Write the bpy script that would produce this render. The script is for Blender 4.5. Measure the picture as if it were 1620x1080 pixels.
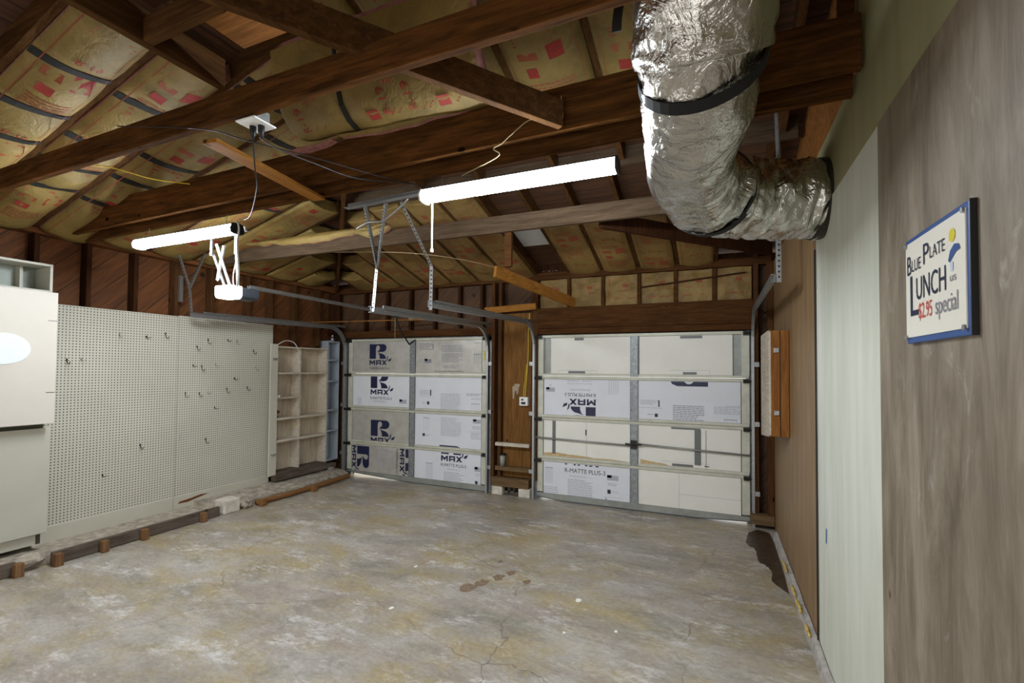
import bpy, bmesh, math, random
from mathutils import Vector, Matrix, noise, geometry
random.seed(7)
for o in list(bpy.data.objects): bpy.data.objects.remove(o)
SC = bpy.context.scene
COL = SC.collection
PI = math.pi

# ------------------------------------------------------------------ camera
F_, YAW, PITCH, ROLL, CAMH, CY = 746.816, .409, .026, .008, 1.682, 564.433
_cy, _sy, _cp, _sp = math.cos(YAW), math.sin(YAW), math.cos(PITCH), math.sin(PITCH)
_F = Vector((-_sy*_cp, _cy*_cp, _sp)); _R = Vector((_cy, _sy, 0)); _U = _R.cross(_F)
_R, _U = _R*math.cos(ROLL) + _U*math.sin(ROLL), _U*math.cos(ROLL) - _R*math.sin(ROLL)
cam_d = bpy.data.cameras.new('camera'); cam = bpy.data.objects.new('camera', cam_d); COL.objects.link(cam)
cam.matrix_world = Matrix(((_R.x, _U.x, -_F.x, 0), (_R.y, _U.y, -_F.y, 0), (_R.z, _U.z, -_F.z, CAMH), (0, 0, 0, 1)))
cam_d.sensor_fit = 'HORIZONTAL'; cam_d.sensor_width = 36
cam_d.lens = F_/1620*36; cam_d.shift_y = (CY-540)/1620
cam_d.clip_start = .05; cam_d.clip_end = 200
SC.camera = cam

# ------------------------------------------------------------------ world, exposure
w = bpy.data.worlds.new('daylight'); SC.world = w; w.use_nodes = True
bg = w.node_tree.nodes['Background']; bg.inputs[0].default_value = (1, .985, .96, 1); bg.inputs[1].default_value = .5
SC.view_settings.view_transform = 'Standard'; SC.view_settings.look = 'None'
SC.view_settings.exposure = 2.02; SC.view_settings.gamma = 1; SC.view_settings.use_curve_mapping = False
TUBE_STRENGTH = 33.0
LENS_STRENGTH = 5.0

# ------------------------------------------------------------------ helpers
def S(r, g, b):
    f = lambda c: ((c/255+.055)/1.055)**2.4 if c > 10 else c/255/12.92
    return (f(r), f(g), f(b), 1)
MATS = {}
def nmat(name, rough=.7, metal=0.):
    m = bpy.data.materials.new(name); m.use_nodes = True
    b = m.node_tree.nodes['Principled BSDF']
    b.inputs['Roughness'].default_value = rough; b.inputs['Metallic'].default_value = metal
    MATS[name] = m
    return m, m.node_tree, b
def N(nt, t, **k):
    n = nt.nodes.new(t)
    for a, v in k.items(): setattr(n, a, v)
    return n
def math_(nt, op, a, b=None, c=None):
    n = N(nt, 'ShaderNodeMath', operation=op)
    for i, v in enumerate((a, b, c)):
        if v is None: continue
        if isinstance(v, (int, float)): n.inputs[i].default_value = v
        else: nt.links.new(v, n.inputs[i])
    return n.outputs[0]
def coords(nt, scale=(1, 1, 1), rot=(0, 0, 0), world=True):
    if world: src = N(nt, 'ShaderNodeNewGeometry').outputs['Position']
    else: src = N(nt, 'ShaderNodeTexCoord').outputs['Object']
    mp = N(nt, 'ShaderNodeMapping'); mp.inputs['Scale'].default_value = scale; mp.inputs['Rotation'].default_value = rot
    nt.links.new(src, mp.inputs['Vector']); return mp.outputs[0]
def noise_(nt, vec, scale, detail=4, rough=.6, dist=0.):
    n = N(nt, 'ShaderNodeTexNoise'); n.inputs['Scale'].default_value = scale; n.inputs['Detail'].default_value = detail
    n.inputs['Roughness'].default_value = rough; n.inputs['Distortion'].default_value = dist
    nt.links.new(vec, n.inputs['Vector']); return n.outputs['Fac']
def ramp(nt, fac, stops):
    r = N(nt, 'ShaderNodeValToRGB'); e = r.color_ramp.elements
    while len(e) < len(stops): e.new(.5)
    for i, (p, c) in enumerate(stops): e[i].position = p; e[i].color = c if len(c) == 4 else (*c, 1)
    nt.links.new(fac, r.inputs[0]); return r.outputs[0]
def mix(nt, fac, a, b, typ='MIX'):
    n = N(nt, 'ShaderNodeMix', data_type='RGBA', blend_type=typ)
    for i, v in ((0, fac), (6, a), (7, b)):
        if isinstance(v, (int, float)): n.inputs[i].default_value = v
        elif isinstance(v, tuple): n.inputs[i].default_value = v
        else: nt.links.new(v, n.inputs[i])
    return n.outputs[2]
def bump(nt, b, h, strength=.3, dist=.01):
    n = N(nt, 'ShaderNodeBump'); n.inputs['Strength'].default_value = strength; n.inputs['Distance'].default_value = dist
    nt.links.new(h, n.inputs['Height']); nt.links.new(n.outputs[0], b.inputs['Normal'])
def thresh(nt, f, lo, hi):
    n = N(nt, 'ShaderNodeMapRange'); n.inputs[1].default_value = lo; n.inputs[2].default_value = hi
    nt.links.new(f, n.inputs[0]); return n.outputs[0]

def plain(name, col, rough=.6, metal=0., var=.06, scale=6, bmp=0.):
    m, nt, b = nmat(name, rough, metal)
    v = coords(nt)
    f = noise_(nt, v, scale)
    a = tuple(c*(1-var*1.6) for c in col[:3]) + (1,); c2 = tuple(min(1, c*(1+var)) for c in col[:3]) + (1,)
    nt.links.new(ramp(nt, f, [(.3, a), (.7, c2)]), b.inputs['Base Color'])
    if bmp: bump(nt, b, noise_(nt, v, scale*12), bmp, .004)
    return m
def wood(name, c1, c2, axis=0, rough=.75, dirt=.35, knots=True, spec=.02, dirtcol=None):
    m, nt, b = nmat(name, rough)
    sc = [9, 9, 9]; sc[axis] = .9
    v = coords(nt, tuple(sc))
    g = noise_(nt, v, 3.2, 6, .65, .6)
    sc2 = [60, 60, 60]; sc2[axis] = 2.
    g2 = noise_(nt, coords(nt, tuple(sc2)), 2.2, 3)
    col = ramp(nt, g, [(.3, c1), (.68, c2)])
    col = mix(nt, .35, col, ramp(nt, g2, [(.35, (.25, .25, .25)), (.6, (1, 1, 1))]), 'MULTIPLY')
    d = noise_(nt, coords(nt), 1.7, 5)
    dc = dirtcol or tuple(c*.35 for c in c1[:3]) + (1,)
    col = mix(nt, thresh(nt, d, .5, .75) if dirt else 0., col, mix(nt, dirt, col, dc))
    if knots:
        vo = N(nt, 'ShaderNodeTexVoronoi'); s3 = [3.4, 3.4, 3.4]; s3[axis] = 2.1
        nt.links.new(coords(nt, tuple(s3)), vo.inputs['Vector']); vo.inputs['Scale'].default_value = 1.2
        k = thresh(nt, vo.outputs['Distance'], .085, .05)
        col = mix(nt, k, col, tuple(c*.22 for c in c1[:3]) + (1,))
    nt.links.new(col, b.inputs['Base Color'])
    b.inputs['Specular IOR Level'].default_value = spec
    bump(nt, b, g2, .25, .002)
    return m

JOIST_X = wood('stained_joist', S(56, 37, 20), S(112, 72, 36), 0, .85)
JOIST_G = wood('grey_brown_joist', S(72, 58, 44), S(102, 84, 66), 0, .7)
RAFT_X = wood('rafter_left', S(64, 43, 25), S(100, 69, 40), 0)
RAFT_Y = wood('rafter_front', S(64, 43, 25), S(100, 69, 40), 1)
STUD_Z = wood('stud', S(70, 46, 28), S(100, 68, 42), 2)
STUD_D = wood('stud_dark', S(48, 30, 20), S(76, 48, 30), 2)
HEAD_X = wood('header', S(66, 42, 24), S(96, 63, 36), 0)
PINE_Y = wood('pine_board', S(150, 98, 42), S(184, 128, 62), 1, .55, .15)
PINE_X = wood('pine_board_across', S(140, 92, 40), S(176, 122, 60), 0, .6, .2)
GREYW_Y = wood('weathered_plank', S(86, 76, 66), S(122, 110, 98), 1, .85, .4)
GREYW_X = wood('weathered_board', S(96, 76, 54), S(132, 108, 78), 0, .85, .4)
STAKE = wood('stake_wood', S(112, 82, 56), S(146, 112, 80), 2, .8, .3, False)
DOWEL_Y = wood('log_wood', S(118, 82, 48), S(154, 112, 72), 1, .8, .3)
ORANGE_Z = wood('orange_box_wood', S(126, 80, 40), S(160, 108, 58), 2, .6, .2)
CREAMW = wood('cream_shelf', S(196, 184, 164), S(222, 212, 194), 1, .7, .22, False, dirtcol=S(120, 84, 52))
CREAMWZ = wood('cream_shelf_back', S(196, 180, 156), S(222, 208, 186), 2, .7, .45, True, dirtcol=S(110, 78, 50))

def diag_planks(name, ax, sgn, c1, c2, pitch=.185):
    m, nt, b = nmat(name, .75)
    p = N(nt, 'ShaderNodeSeparateXYZ'); nt.links.new(N(nt, 'ShaderNodeNewGeometry').outputs['Position'], p.inputs[0])
    h = math_(nt, 'MULTIPLY', p.outputs[ax], sgn)
    across = math_(nt, 'MULTIPLY', math_(nt, 'SUBTRACT', p.outputs[2], h), .7071)
    along = math_(nt, 'MULTIPLY', math_(nt, 'ADD', p.outputs[2], h), .7071)
    q = math_(nt, 'DIVIDE', across, pitch)
    fr = math_(nt, 'FRACT', q); idx = math_(nt, 'FLOOR', q)
    cb = N(nt, 'ShaderNodeCombineXYZ')
    nt.links.new(math_(nt, 'MULTIPLY', along, 1.4), cb.inputs[0]); nt.links.new(math_(nt, 'MULTIPLY', across, 14), cb.inputs[1]); nt.links.new(idx, cb.inputs[2])
    g = noise_(nt, cb.outputs[0], 1.6, 6, .65, .7)
    wn = N(nt, 'ShaderNodeTexWhiteNoise', noise_dimensions='1D'); nt.links.new(idx, wn.inputs[1])
    col = ramp(nt, g, [(.28, c1), (.7, c2)])
    col = mix(nt, .35, col, ramp(nt, wn.outputs[0], [(0, (.66, .62, .6)), (1, (1, 1, 1))]), 'MULTIPLY')
    vo = N(nt, 'ShaderNodeTexVoronoi'); vo.inputs['Scale'].default_value = 3.
    nt.links.new(coords(nt), vo.inputs['Vector'])
    col = mix(nt, thresh(nt, vo.outputs['Distance'], .12, .05), col, tuple(c*.2 for c in c1[:3]) + (1,))
    gap = math_(nt, 'MINIMUM', fr, math_(nt, 'SUBTRACT', 1, fr))
    col = mix(nt, math_(nt, 'MULTIPLY', thresh(nt, gap, .03, .012), .6), col, S(30, 18, 10))
    nt.links.new(col, b.inputs['Base Color']); bump(nt, b, thresh(nt, gap, .0, .04), .5, .006)
    return m
SHEATH_L = diag_planks('sheathing_left', 1, 1, S(80, 46, 20), S(138, 84, 38), .2)
SHEATH_F = diag_planks('sheathing_front', 0, 1, S(64, 42, 23), S(102, 69, 38))
def deck_mat(name, ax, pitch=.14):
    m, nt, b = nmat(name, .8)
    p = N(nt, 'ShaderNodeSeparateXYZ'); nt.links.new(N(nt, 'ShaderNodeNewGeometry').outputs['Position'], p.inputs[0])
    q = math_(nt, 'DIVIDE', p.outputs[ax], pitch); fr = math_(nt, 'FRACT', q); idx = math_(nt, 'FLOOR', q)
    sc = [1.2, 1.2, 1.2]; sc[ax] = 14
    g = noise_(nt, coords(nt, tuple(sc)), 2, 5, .6, .5)
    wn = N(nt, 'ShaderNodeTexWhiteNoise', noise_dimensions='1D'); nt.links.new(idx, wn.inputs[1])
    col = ramp(nt, g, [(.3, S(66, 40, 22)), (.7, S(102, 64, 36))])
    col = mix(nt, .4, col, ramp(nt, wn.outputs[0], [(0, (.5, .5, .5)), (1, (1, 1, 1))]), 'MULTIPLY')
    gap = math_(nt, 'MINIMUM', fr, math_(nt, 'SUBTRACT', 1, fr))
    col = mix(nt, thresh(nt, gap, .04, .015), col, S(20, 12, 8))
    nt.links.new(col, b.inputs['Base Color']); return m
DECK_L = deck_mat('deck_left', 0); DECK_F = deck_mat('deck_front', 1)

def floor_mat():
    m, nt, b = nmat('concrete_floor', .42)
    v = coords(nt); vs = coords(nt, (1, 1.6, 1), (0, 0, .35)); vs2 = coords(nt, (.5, 2.4, 1), (0, 0, .5))
    base = ramp(nt, noise_(nt, vs, .8, 12, .74, .2), [(.32, S(142, 134, 124)), (.48, S(170, 161, 149)), (.66, S(196, 190, 181))])
    och = thresh(nt, noise_(nt, coords(nt, (1, 1.5, 1), (0, 0, -.3)), 1.15, 12, .76, .2), .46, .6)
    base = mix(nt, math_(nt, 'MULTIPLY', och, .72), base, S(176, 156, 104))
    pk = thresh(nt, noise_(nt, vs2, 1.5, 10, .76, .2), .5, .62)
    base = mix(nt, math_(nt, 'MULTIPLY', pk, .4), base, S(150, 132, 122))
    gr = thresh(nt, noise_(nt, coords(nt, (.8, 1.8, 1), (0, 0, .9)), 1.8, 11, .78, .2), .5, .63)
    base = mix(nt, math_(nt, 'MULTIPLY', gr, .5), base, S(116, 114, 98))
    wh = thresh(nt, noise_(nt, coords(nt, (1.2, 2.6, 1), (0, 0, .5)), 1.6, 14, .84, .1), .53, .62)
    base = mix(nt, math_(nt, 'MULTIPLY', wh, .72), base, S(228, 224, 220))
    wh2 = thresh(nt, noise_(nt, coords(nt, (1, 1.7, 1), (0, 0, .2)), 4.0, 14, .9, .15), .57, .63)
    base = mix(nt, math_(nt, 'MULTIPLY', wh2, .68), base, S(230, 228, 226))
    fine = noise_(nt, coords(nt, (1, 1.5, 1), (0, 0, .4)), 26, 8, .8)
    base = mix(nt, .5, base, ramp(nt, fine, [(.36, (.5, .48, .45)), (.58, (1, 1, 1))]), 'MULTIPLY')
    # cracks
    vo = N(nt, 'ShaderNodeTexVoronoi', feature='DISTANCE_TO_EDGE'); vo.inputs['Scale'].default_value = .62
    ds = N(nt, 'ShaderNodeVectorMath', operation='ADD'); nn = N(nt, 'ShaderNodeTexNoise'); nn.inputs['Scale'].default_value = 2.2; nn.inputs['Detail'].default_value = 8
    nt.links.new(v, nn.inputs['Vector']); sc = N(nt, 'ShaderNodeVectorMath', operation='SCALE'); sc.inputs['Scale'].default_value = .35
    nt.links.new(nn.outputs['Color'], sc.inputs[0]); nt.links.new(v, ds.inputs[0]); nt.links.new(sc.outputs[0], ds.inputs[1]); nt.links.new(ds.outputs[0], vo.inputs['Vector'])
    ck = thresh(nt, vo.outputs['Distance'], .003, .0008)
    brk = thresh(nt, noise_(nt, v, 1.4, 3), .42, .55)
    base = mix(nt, math_(nt, 'MULTIPLY', math_(nt, 'MULTIPLY', ck, brk), .6), base, S(82, 70, 60))
    nt.links.new(base, b.inputs['Base Color'])
    rr = ramp(nt, noise_(nt, vs, 1.5, 5), [(.35, (.36, .36, .36)), (.7, (.62, .62, .62))])
    nt.links.new(rr, b.inputs['Roughness']); bump(nt, b, fine, .12, .003)
    return m
FLOOR = floor_mat()

def pegboard_mat(name, base):
    m, nt, b = nmat(name, .6)
    p = N(nt, 'ShaderNodeSeparateXYZ'); nt.links.new(N(nt, 'ShaderNodeNewGeometry').outputs['Position'], p.inputs[0])
    d = []
    for ax in (1, 2):
        fr = math_(nt, 'FRACT', math_(nt, 'DIVIDE', p.outputs[ax], .0268)); d.append(math_(nt, 'SUBTRACT', fr, .5))
    r = math_(nt, 'SQRT', math_(nt, 'ADD', math_(nt, 'MULTIPLY', d[0], d[0]), math_(nt, 'MULTIPLY', d[1], d[1])))
    hole = thresh(nt, r, .25, .17)
    c = ramp(nt, noise_(nt, coords(nt), 1.6, 5), [(.3, tuple(x*.9 for x in base[:3])+(1,)), (.7, base)])
    st = thresh(nt, noise_(nt, coords(nt, (1, 6, .8)), 2., 5), .6, .75)
    c = mix(nt, math_(nt, 'MULTIPLY', st, .25), c, S(170, 150, 110))
    c = mix(nt, hole, c, S(58, 52, 42))
    nt.links.new(c, b.inputs['Base Color']); return m
PEG = pegboard_mat('pegboard_paint', S(208, 204, 188))
PAINT = plain('sage_cream_paint', S(198, 194, 177), .55, 0, .04, 3)
CABP = plain('cabinet_cream_paint', S(214, 207, 195), .5, 0, .03, 2)
CABL = plain('cabinet_sage_paint', S(190, 188, 173), .5, 0, .04, 2)
CABD = plain('cabinet_gap_shade', S(84, 84, 70), .7)
CABIN = plain('cabinet_inside_paint', S(170, 178, 168), .5, 0, .12, 5)
OVAL = plain('pale_blue_white_oval', S(238, 246, 248), .25, 0, .01)
CONC = plain('rough_plaster', S(176, 165, 148), .9, 0, .3, 14, .8)
BRICK = plain('white_chipped_block', S(214, 206, 192), .9, 0, .15, 14, .6)
ROCK = plain('rubble', S(96, 88, 76), .9, 0, .4, 20, .5)
STEEL = plain('galvanised_steel', S(176, 178, 178), .42, .85, .12, 40)
STEELM = plain('galvanised_sheet', S(150, 154, 156), .5, .5, .22, 22)
DOORP = plain('door_frame_paint', S(204, 203, 186), .45, .1, .08, 8)
DOORG = plain('door_grey_back', S(158, 160, 154), .5, .4, .12, 8)
BLACK = plain('black_plastic', S(22, 22, 24), .5)
BLKH = plain('black_hardware', S(48, 46, 44), .5, .6)
STRAPM = plain('black_webbing', S(26, 25, 24), .8)
RUBBER = plain('bottom_seal', S(70, 84, 92), .6)
FOILB = plain('foil_faced_board', S(198, 195, 187), .4, .3, .1, 7, .4)
MATTE = plain('matte_white_facer', S(226, 228, 234), .6, 0, .02, 5)
CREAMF = plain('cream_foam', S(238, 236, 226), .6, 0, .02, 4)
FOAMEDGE = plain('torn_foam_edge', S(206, 178, 130), .9, 0, .2, 30)
NAVY = plain('navy_print', S(22, 30, 66), .5, 0, .03)
GREYP = plain('grey_print', S(176, 178, 188), .6, 0, .02)
DGREYP = plain('dark_grey_print', S(136, 136, 148), .6, 0, .03)
BLACKP = plain('black_print', S(40, 42, 50), .6, 0, .03)
TAPE = plain('grey_duct_tape', S(112, 114, 112), .5, .2, .05)
YELLOW = plain('yellow_sticker', S(222, 206, 40), .5)
WHITEP = plain('white_plastic', S(238, 238, 234), .35, 0, .01)
REDP = plain('red_print', S(206, 70, 58), .6)
BLUEP = plain('sign_blue', S(52, 88, 148), .4, 0, .03)
SIGNW = plain('sign_cream_enamel', S(244, 240, 226), .3, 0, .01)
LTBLUE = plain('sign_pale_blue', S(206, 220, 238), .4)
YCABLE = plain('yellow_cable', S(214, 184, 44), .5)
TWINE = plain('twine', S(190, 170, 130), .8)
PINK = plain('pink_fibreglass', S(160, 108, 100), .95, 0, .2, 30)
BLUEINK = plain('blue_ink', S(60, 120, 180), .6)

def kraft(name='kraft_facing', c=((108, 90, 44), (136, 113, 58), (152, 127, 70))):
    m, nt, b = nmat(name, .62)
    v = coords(nt)
    c = ramp(nt, noise_(nt, v, 2.2, 6, .65, .5), [(.3, S(*c[0])), (.5, S(*c[1])), (.72, S(*c[2]))])
    d = thresh(nt, noise_(nt, v, 3.1, 6, .7), .58, .74)
    c = mix(nt, math_(nt, 'MULTIPLY', d, .4), c, S(84, 66, 32))
    nt.links.new(c, b.inputs['Base Color'])
    bump(nt, b, noise_(nt, v, 9, 5, .6, 1.5), .6, .02)
    return m
KRAFT = kraft()
KRAFT2 = kraft('tan_kraft_facing', ((106, 84, 44), (138, 111, 60), (158, 129, 74)))
KPRINT = plain('red_batt_print', S(150, 44, 32), .7, 0, .15, 30)
KLINE = plain('faded_red_batt_print', S(148, 74, 44), .7, 0, .12, 30)

def wall_paint(name, c1, c2, streak=.3, sc=(3, 3, .5), mark=S(150, 140, 120), f=2.):
    m, nt, b = nmat(name, .55)
    c = ramp(nt, noise_(nt, coords(nt, sc), f, 6, .6, .4), [(.3, c1), (.7, c2)])
    s = thresh(nt, noise_(nt, coords(nt, (4, 4, .5)), 1.6, 6, .7, 1.), .5, .7)
    c = mix(nt, math_(nt, 'MULTIPLY', s, streak), c, mark)
    nt.links.new(c, b.inputs['Base Color']); return m
WHITEPANEL = wall_paint('white_painted_panel', S(204, 208, 192), S(224, 225, 214), .25, (1.5, 4, .5), S(178, 186, 162))
OLIVEBOARD = wall_paint('olive_cream_board', S(150, 148, 108), S(172, 168, 130), .2)
def plywood():
    m, nt, b = nmat('aged_plywood', .6)
    c = ramp(nt, noise_(nt, coords(nt, (2, 5, 1.1)), 1.7, 7, .66, .6), [(.28, S(96, 84, 68)), (.48, S(130, 118, 100)), (.66, S(158, 146, 128))])
    gr = noise_(nt, coords(nt, (6, 26, 1.6)), 2., 5, .65, .8)
    c = mix(nt, .4, c, ramp(nt, gr, [(.35, (.72, .68, .62)), (.6, (1, 1, 1))]), 'MULTIPLY')
    wv = thresh(nt, noise_(nt, coords(nt, (1, 3.2, 1.8)), 2.1, 6, .7, 1.), .6, .72)
    c = mix(nt, math_(nt, 'MULTIPLY', wv, .4), c, S(206, 200, 190))
    vo = N(nt, 'ShaderNodeTexVoronoi'); vo.inputs['Scale'].default_value = 3.3; nt.links.new(coords(nt, (1, 1, .8)), vo.inputs['Vector'])
    c = mix(nt, thresh(nt, vo.outputs['Distance'], .06, .02), c, S(72, 56, 40))
    nt.links.new(c, b.inputs['Base Color']); return m
PLY = plywood()
def panelling():
    m, nt, b = nmat('brown_wood_panelling', .5)
    c = ramp(nt, noise_(nt, coords(nt, (14, 22, .9)), 2., 6, .6, .7), [(.3, S(112, 88, 58)), (.55, S(148, 119, 84)), (.75, S(170, 138, 100))])
    p = N(nt, 'ShaderNodeSeparateXYZ'); nt.links.new(N(nt, 'ShaderNodeNewGeometry').outputs['Position'], p.inputs[0])
    fr = math_(nt, 'FRACT', math_(nt, 'DIVIDE', p.outputs[1], .205))
    c = mix(nt, math_(nt, 'MULTIPLY', thresh(nt, math_(nt, 'ABSOLUTE', math_(nt, 'SUBTRACT', fr, .5)), .03, .015), .6), c, S(50, 32, 22))
    nt.links.new(c, b.inputs['Base Color']); return m
PANEL = panelling()
PLYM = wood('orange_plywood', S(104, 72, 38), S(142, 102, 58), 2, .7, .25)
DKPLY = wood('dark_attic_board', S(120, 78, 42), S(164, 110, 60), 0, .8, .3)
def foil():
    m, nt, b = nmat('crinkled_foil', .24, 1.)
    v = coords(nt)
    b.inputs['Base Color'].default_value = S(206, 204, 198)
    n1 = noise_(nt, v, 5, 5, .55, 1.2); n2 = noise_(nt, coords(nt, (1, 1, 1)), 26, 4, .6, 1.)
    bump(nt, b, math_(nt, 'ADD', n1, math_(nt, 'MULTIPLY', n2, .16)), .75, .05)
    return m
FOIL = foil()
def emit(name, col, st):
    m, nt, b = nmat(name, .3); b.inputs['Base Color'].default_value = (.9, .9, .9, 1)
    b.inputs['Emission Color'].default_value = col; b.inputs['Emission Strength'].default_value = st
    return m
TUBE = emit('lit_diffuser', (.86, .93, 1, 1), TUBE_STRENGTH)
LENS = emit('lit_lens', (1, 1, 1, 1), LENS_STRENGTH)

class MB:
    def __init__(s): s.v = []; s.f = []; s.m = []
    def add(s, vs, fs, m=0):
        n = len(s.v); s.v += [Vector(p) for p in vs]
        for f in fs: s.f.append([i+n for i in f]); s.m.append(m)
        return s
    def box(s, x0, x1, y0, y1, z0, z1, m=0):
        if x1 < x0: x0, x1 = x1, x0
        if y1 < y0: y0, y1 = y1, y0
        if z1 < z0: z0, z1 = z1, z0
        return s.add([(x, y, z) for z in (z0, z1) for y in (y0, y1) for x in (x0, x1)],
                     [(0, 2, 3, 1), (4, 5, 7, 6), (0, 1, 5, 4), (2, 6, 7, 3), (0, 4, 6, 2), (1, 3, 7, 5)], m)
    def bar(s, p, q, w, h, up=(0, 0, 1), m=0, off=0.):
        p, q, up = Vector(p), Vector(q), Vector(up); d = (q-p).normalized()
        sd = d.cross(up).normalized(); u = sd.cross(d).normalized()
        vs = []
        for c in (p, q):
            for a, b_ in ((-1, -1), (1, -1), (1, 1), (-1, 1)): vs.append(c+sd*a*w/2+u*(b_*h/2+off))
        return s.add(vs, [(0, 3, 2, 1), (4, 5, 6, 7), (0, 1, 5, 4), (1, 2, 6, 5), (2, 3, 7, 6), (3, 0, 4, 7)], m)
    def angle(s, p, q, w, up, m=0, t=.004):   # L-shaped angle iron with two thin flanges
        s.bar(p, q, w, t, up, m)
        p, q, up = Vector(p), Vector(q), Vector(up); d = (q-p).normalized(); sd = d.cross(up).normalized(); u = sd.cross(d)
        return s.bar(p+sd*w/2+u*w/2, q+sd*w/2+u*w/2, t, w, up, m)
    def tube(s, pts, r, n=8, m=0, caps=True, closed=False):
        pts = [Vector(p) for p in pts]; rs = r if isinstance(r, (list, tuple)) else [r]*len(pts)
        base = len(s.v); u = None
        for i, p in enumerate(pts):
            d = (pts[min(i+1, len(pts)-1)]-pts[max(i-1, 0)]).normalized()
            if u is None: u = d.orthogonal().normalized()
            else: u = (u-d*u.dot(d)).normalized()
            w_ = d.cross(u)
            for k in range(n):
                a = 2*PI*k/n; s.v.append(p+(u*math.cos(a)+w_*math.sin(a))*rs[i])
        for i in range(len(pts)-1):
            for k in range(n):
                a, b_ = base+i*n+k, base+i*n+(k+1) % n
                s.f.append([a, b_, b_+n, a+n]); s.m.append(m)
        if caps:
            s.f.append([base+k for k in range(n)][::-1]); s.m.append(m)
            e = base+(len(pts)-1)*n; s.f.append([e+k for k in range(n)]); s.m.append(m)
        return s
    def prism(s, poly, axis, a, b_, m=0):     # poly in the other two axes, extruded along axis
        def P(c, t):
            l = list(c); l.insert(axis, t); return tuple(l)
        n = len(poly)
        vs = [P(c, a) for c in poly]+[P(c, b_) for c in poly]
        fs = [list(range(n))[::-1], list(range(n, 2*n))]+[[i, (i+1) % n, (i+1) % n+n, i+n] for i in range(n)]
        return s.add(vs, fs, m)
    def build(s, name, mats, parent=None, smooth=False, bevel=0., loc=None):
        if not isinstance(mats, (list, tuple)): mats = [mats]
        me = bpy.data.meshes.new(name)
        if parent is not None: o0 = Vector(parent['_w'])
        elif loc is not None: o0 = Vector(loc)
        else:
            xs = [p.x for p in s.v]; ys = [p.y for p in s.v]; zs = [p.z for p in s.v]
            o0 = Vector(((min(xs)+max(xs))/2, (min(ys)+max(ys))/2, min(zs)))
        me.from_pydata([p-o0 for p in s.v], [], s.f); 
        for mt in mats: me.materials.append(mt)
        me.polygons.foreach_set('material_index', s.m)
        me.update()
        bm = bmesh.new(); bm.from_mesh(me); bmesh.ops.recalc_face_normals(bm, faces=bm.faces); bm.to_mesh(me); bm.free()
        if smooth: me.polygons.foreach_set('use_smooth', [True]*len(me.polygons))
        o = bpy.data.objects.new(name, me); COL.objects.link(o); o['_w'] = tuple(o0)
        if parent is not None: o.parent = parent
        else: o.location = o0
        if bevel:
            b = o.modifiers.new('bevel', 'BEVEL'); b.width = bevel; b.segments = 2; b.limit_method = 'ANGLE'
        return o
def tag(o, label=None, cat=None, group=None, kind=None):
    if label: o['label'] = label
    if cat: o['category'] = cat
    if group: o['group'] = group
    if kind: o['kind'] = kind
    return o
def thing(name, loc, label, cat, group=None, kind=None):
    o = bpy.data.objects.new(name, None); COL.objects.link(o); o.location = loc; o['_w'] = tuple(loc); o.empty_display_size = .1
    return tag(o, label, cat, group, kind)
def wavy(pts, sub=8):                         # Catmull-Rom through points
    P = [Vector(p) for p in pts]; P = [P[0]*2-P[1]]+P+[P[-1]*2-P[-2]]; out = []
    for i in range(1, len(P)-2):
        for k in range(sub):
            t = k/sub; a, b_, c, d = P[i-1], P[i], P[i+1], P[i+2]
            out.append(.5*((2*b_)+(c-a)*t+(2*a-5*b_+4*c-d)*t*t+(3*b_-a-3*c+d)*t**3))
    out.append(P[-2]); return out
ORD = ['first', 'second', 'third', 'fourth', 'fifth', 'sixth', 'seventh', 'eighth', 'ninth', 'tenth', 'eleventh', 'twelfth', 'thirteenth', 'fourteenth', 'fifteenth', 'sixteenth']

# ---- flat print shapes: list of (polygon, material) in metres, mapped onto a surface
_tc = {}
def text_tris(t):
    if t in _tc: return _tc[t]
    cu = bpy.data.curves.new('t', 'FONT'); cu.body = t; cu.size = 1; cu.resolution_u = 3
    ob = bpy.data.objects.new('t', cu); COL.objects.link(ob); bpy.context.view_layer.update()
    me = bpy.data.meshes.new_from_object(ob)
    bm = bmesh.new(); bm.from_mesh(me); bmesh.ops.triangulate(bm, faces=bm.faces)
    T = [[(v.co.x, v.co.y) for v in f.verts] for f in bm.faces]; bm.free()
    bpy.data.objects.remove(ob); bpy.data.meshes.remove(me)
    xs = [p[0] for q in T for p in q]; ys = [p[1] for q in T for p in q]
    x0, x1, y0, y1 = min(xs), max(xs), min(ys), max(ys)
    T = [[((p[0]-x0)/(x1-x0), (p[1]-y0)/(y1-y0)) for p in q] for q in T]
    _tc[t] = T; return T
def txt(t, x0, x1, y0, y1, m): return [([(x0+(x1-x0)*a, y0+(y1-y0)*b_) for a, b_ in q], m) for q in text_tris(t)]
def rect(x0, x1, y0, y1, m): return [([(x0, y0), (x1, y0), (x1, y1), (x0, y1)], m)]
def poly(ps, m):
    if len(ps) <= 4: return [(ps, m)]
    t = geometry.tessellate_polygon([[Vector((a, b_, 0)) for a, b_ in ps]])
    return [([ps[i] for i in q], m) for q in t]
def xf(sh, ox, oy, s=1., rot=0):
    c, sn = {0: (1, 0), 90: (0, 1), 180: (-1, 0), 270: (0, -1)}[rot]
    return [([(ox+s*(a*c-b_*sn), oy+s*(a*sn+b_*c)) for a, b_ in p], m) for p, m in sh]
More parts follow.
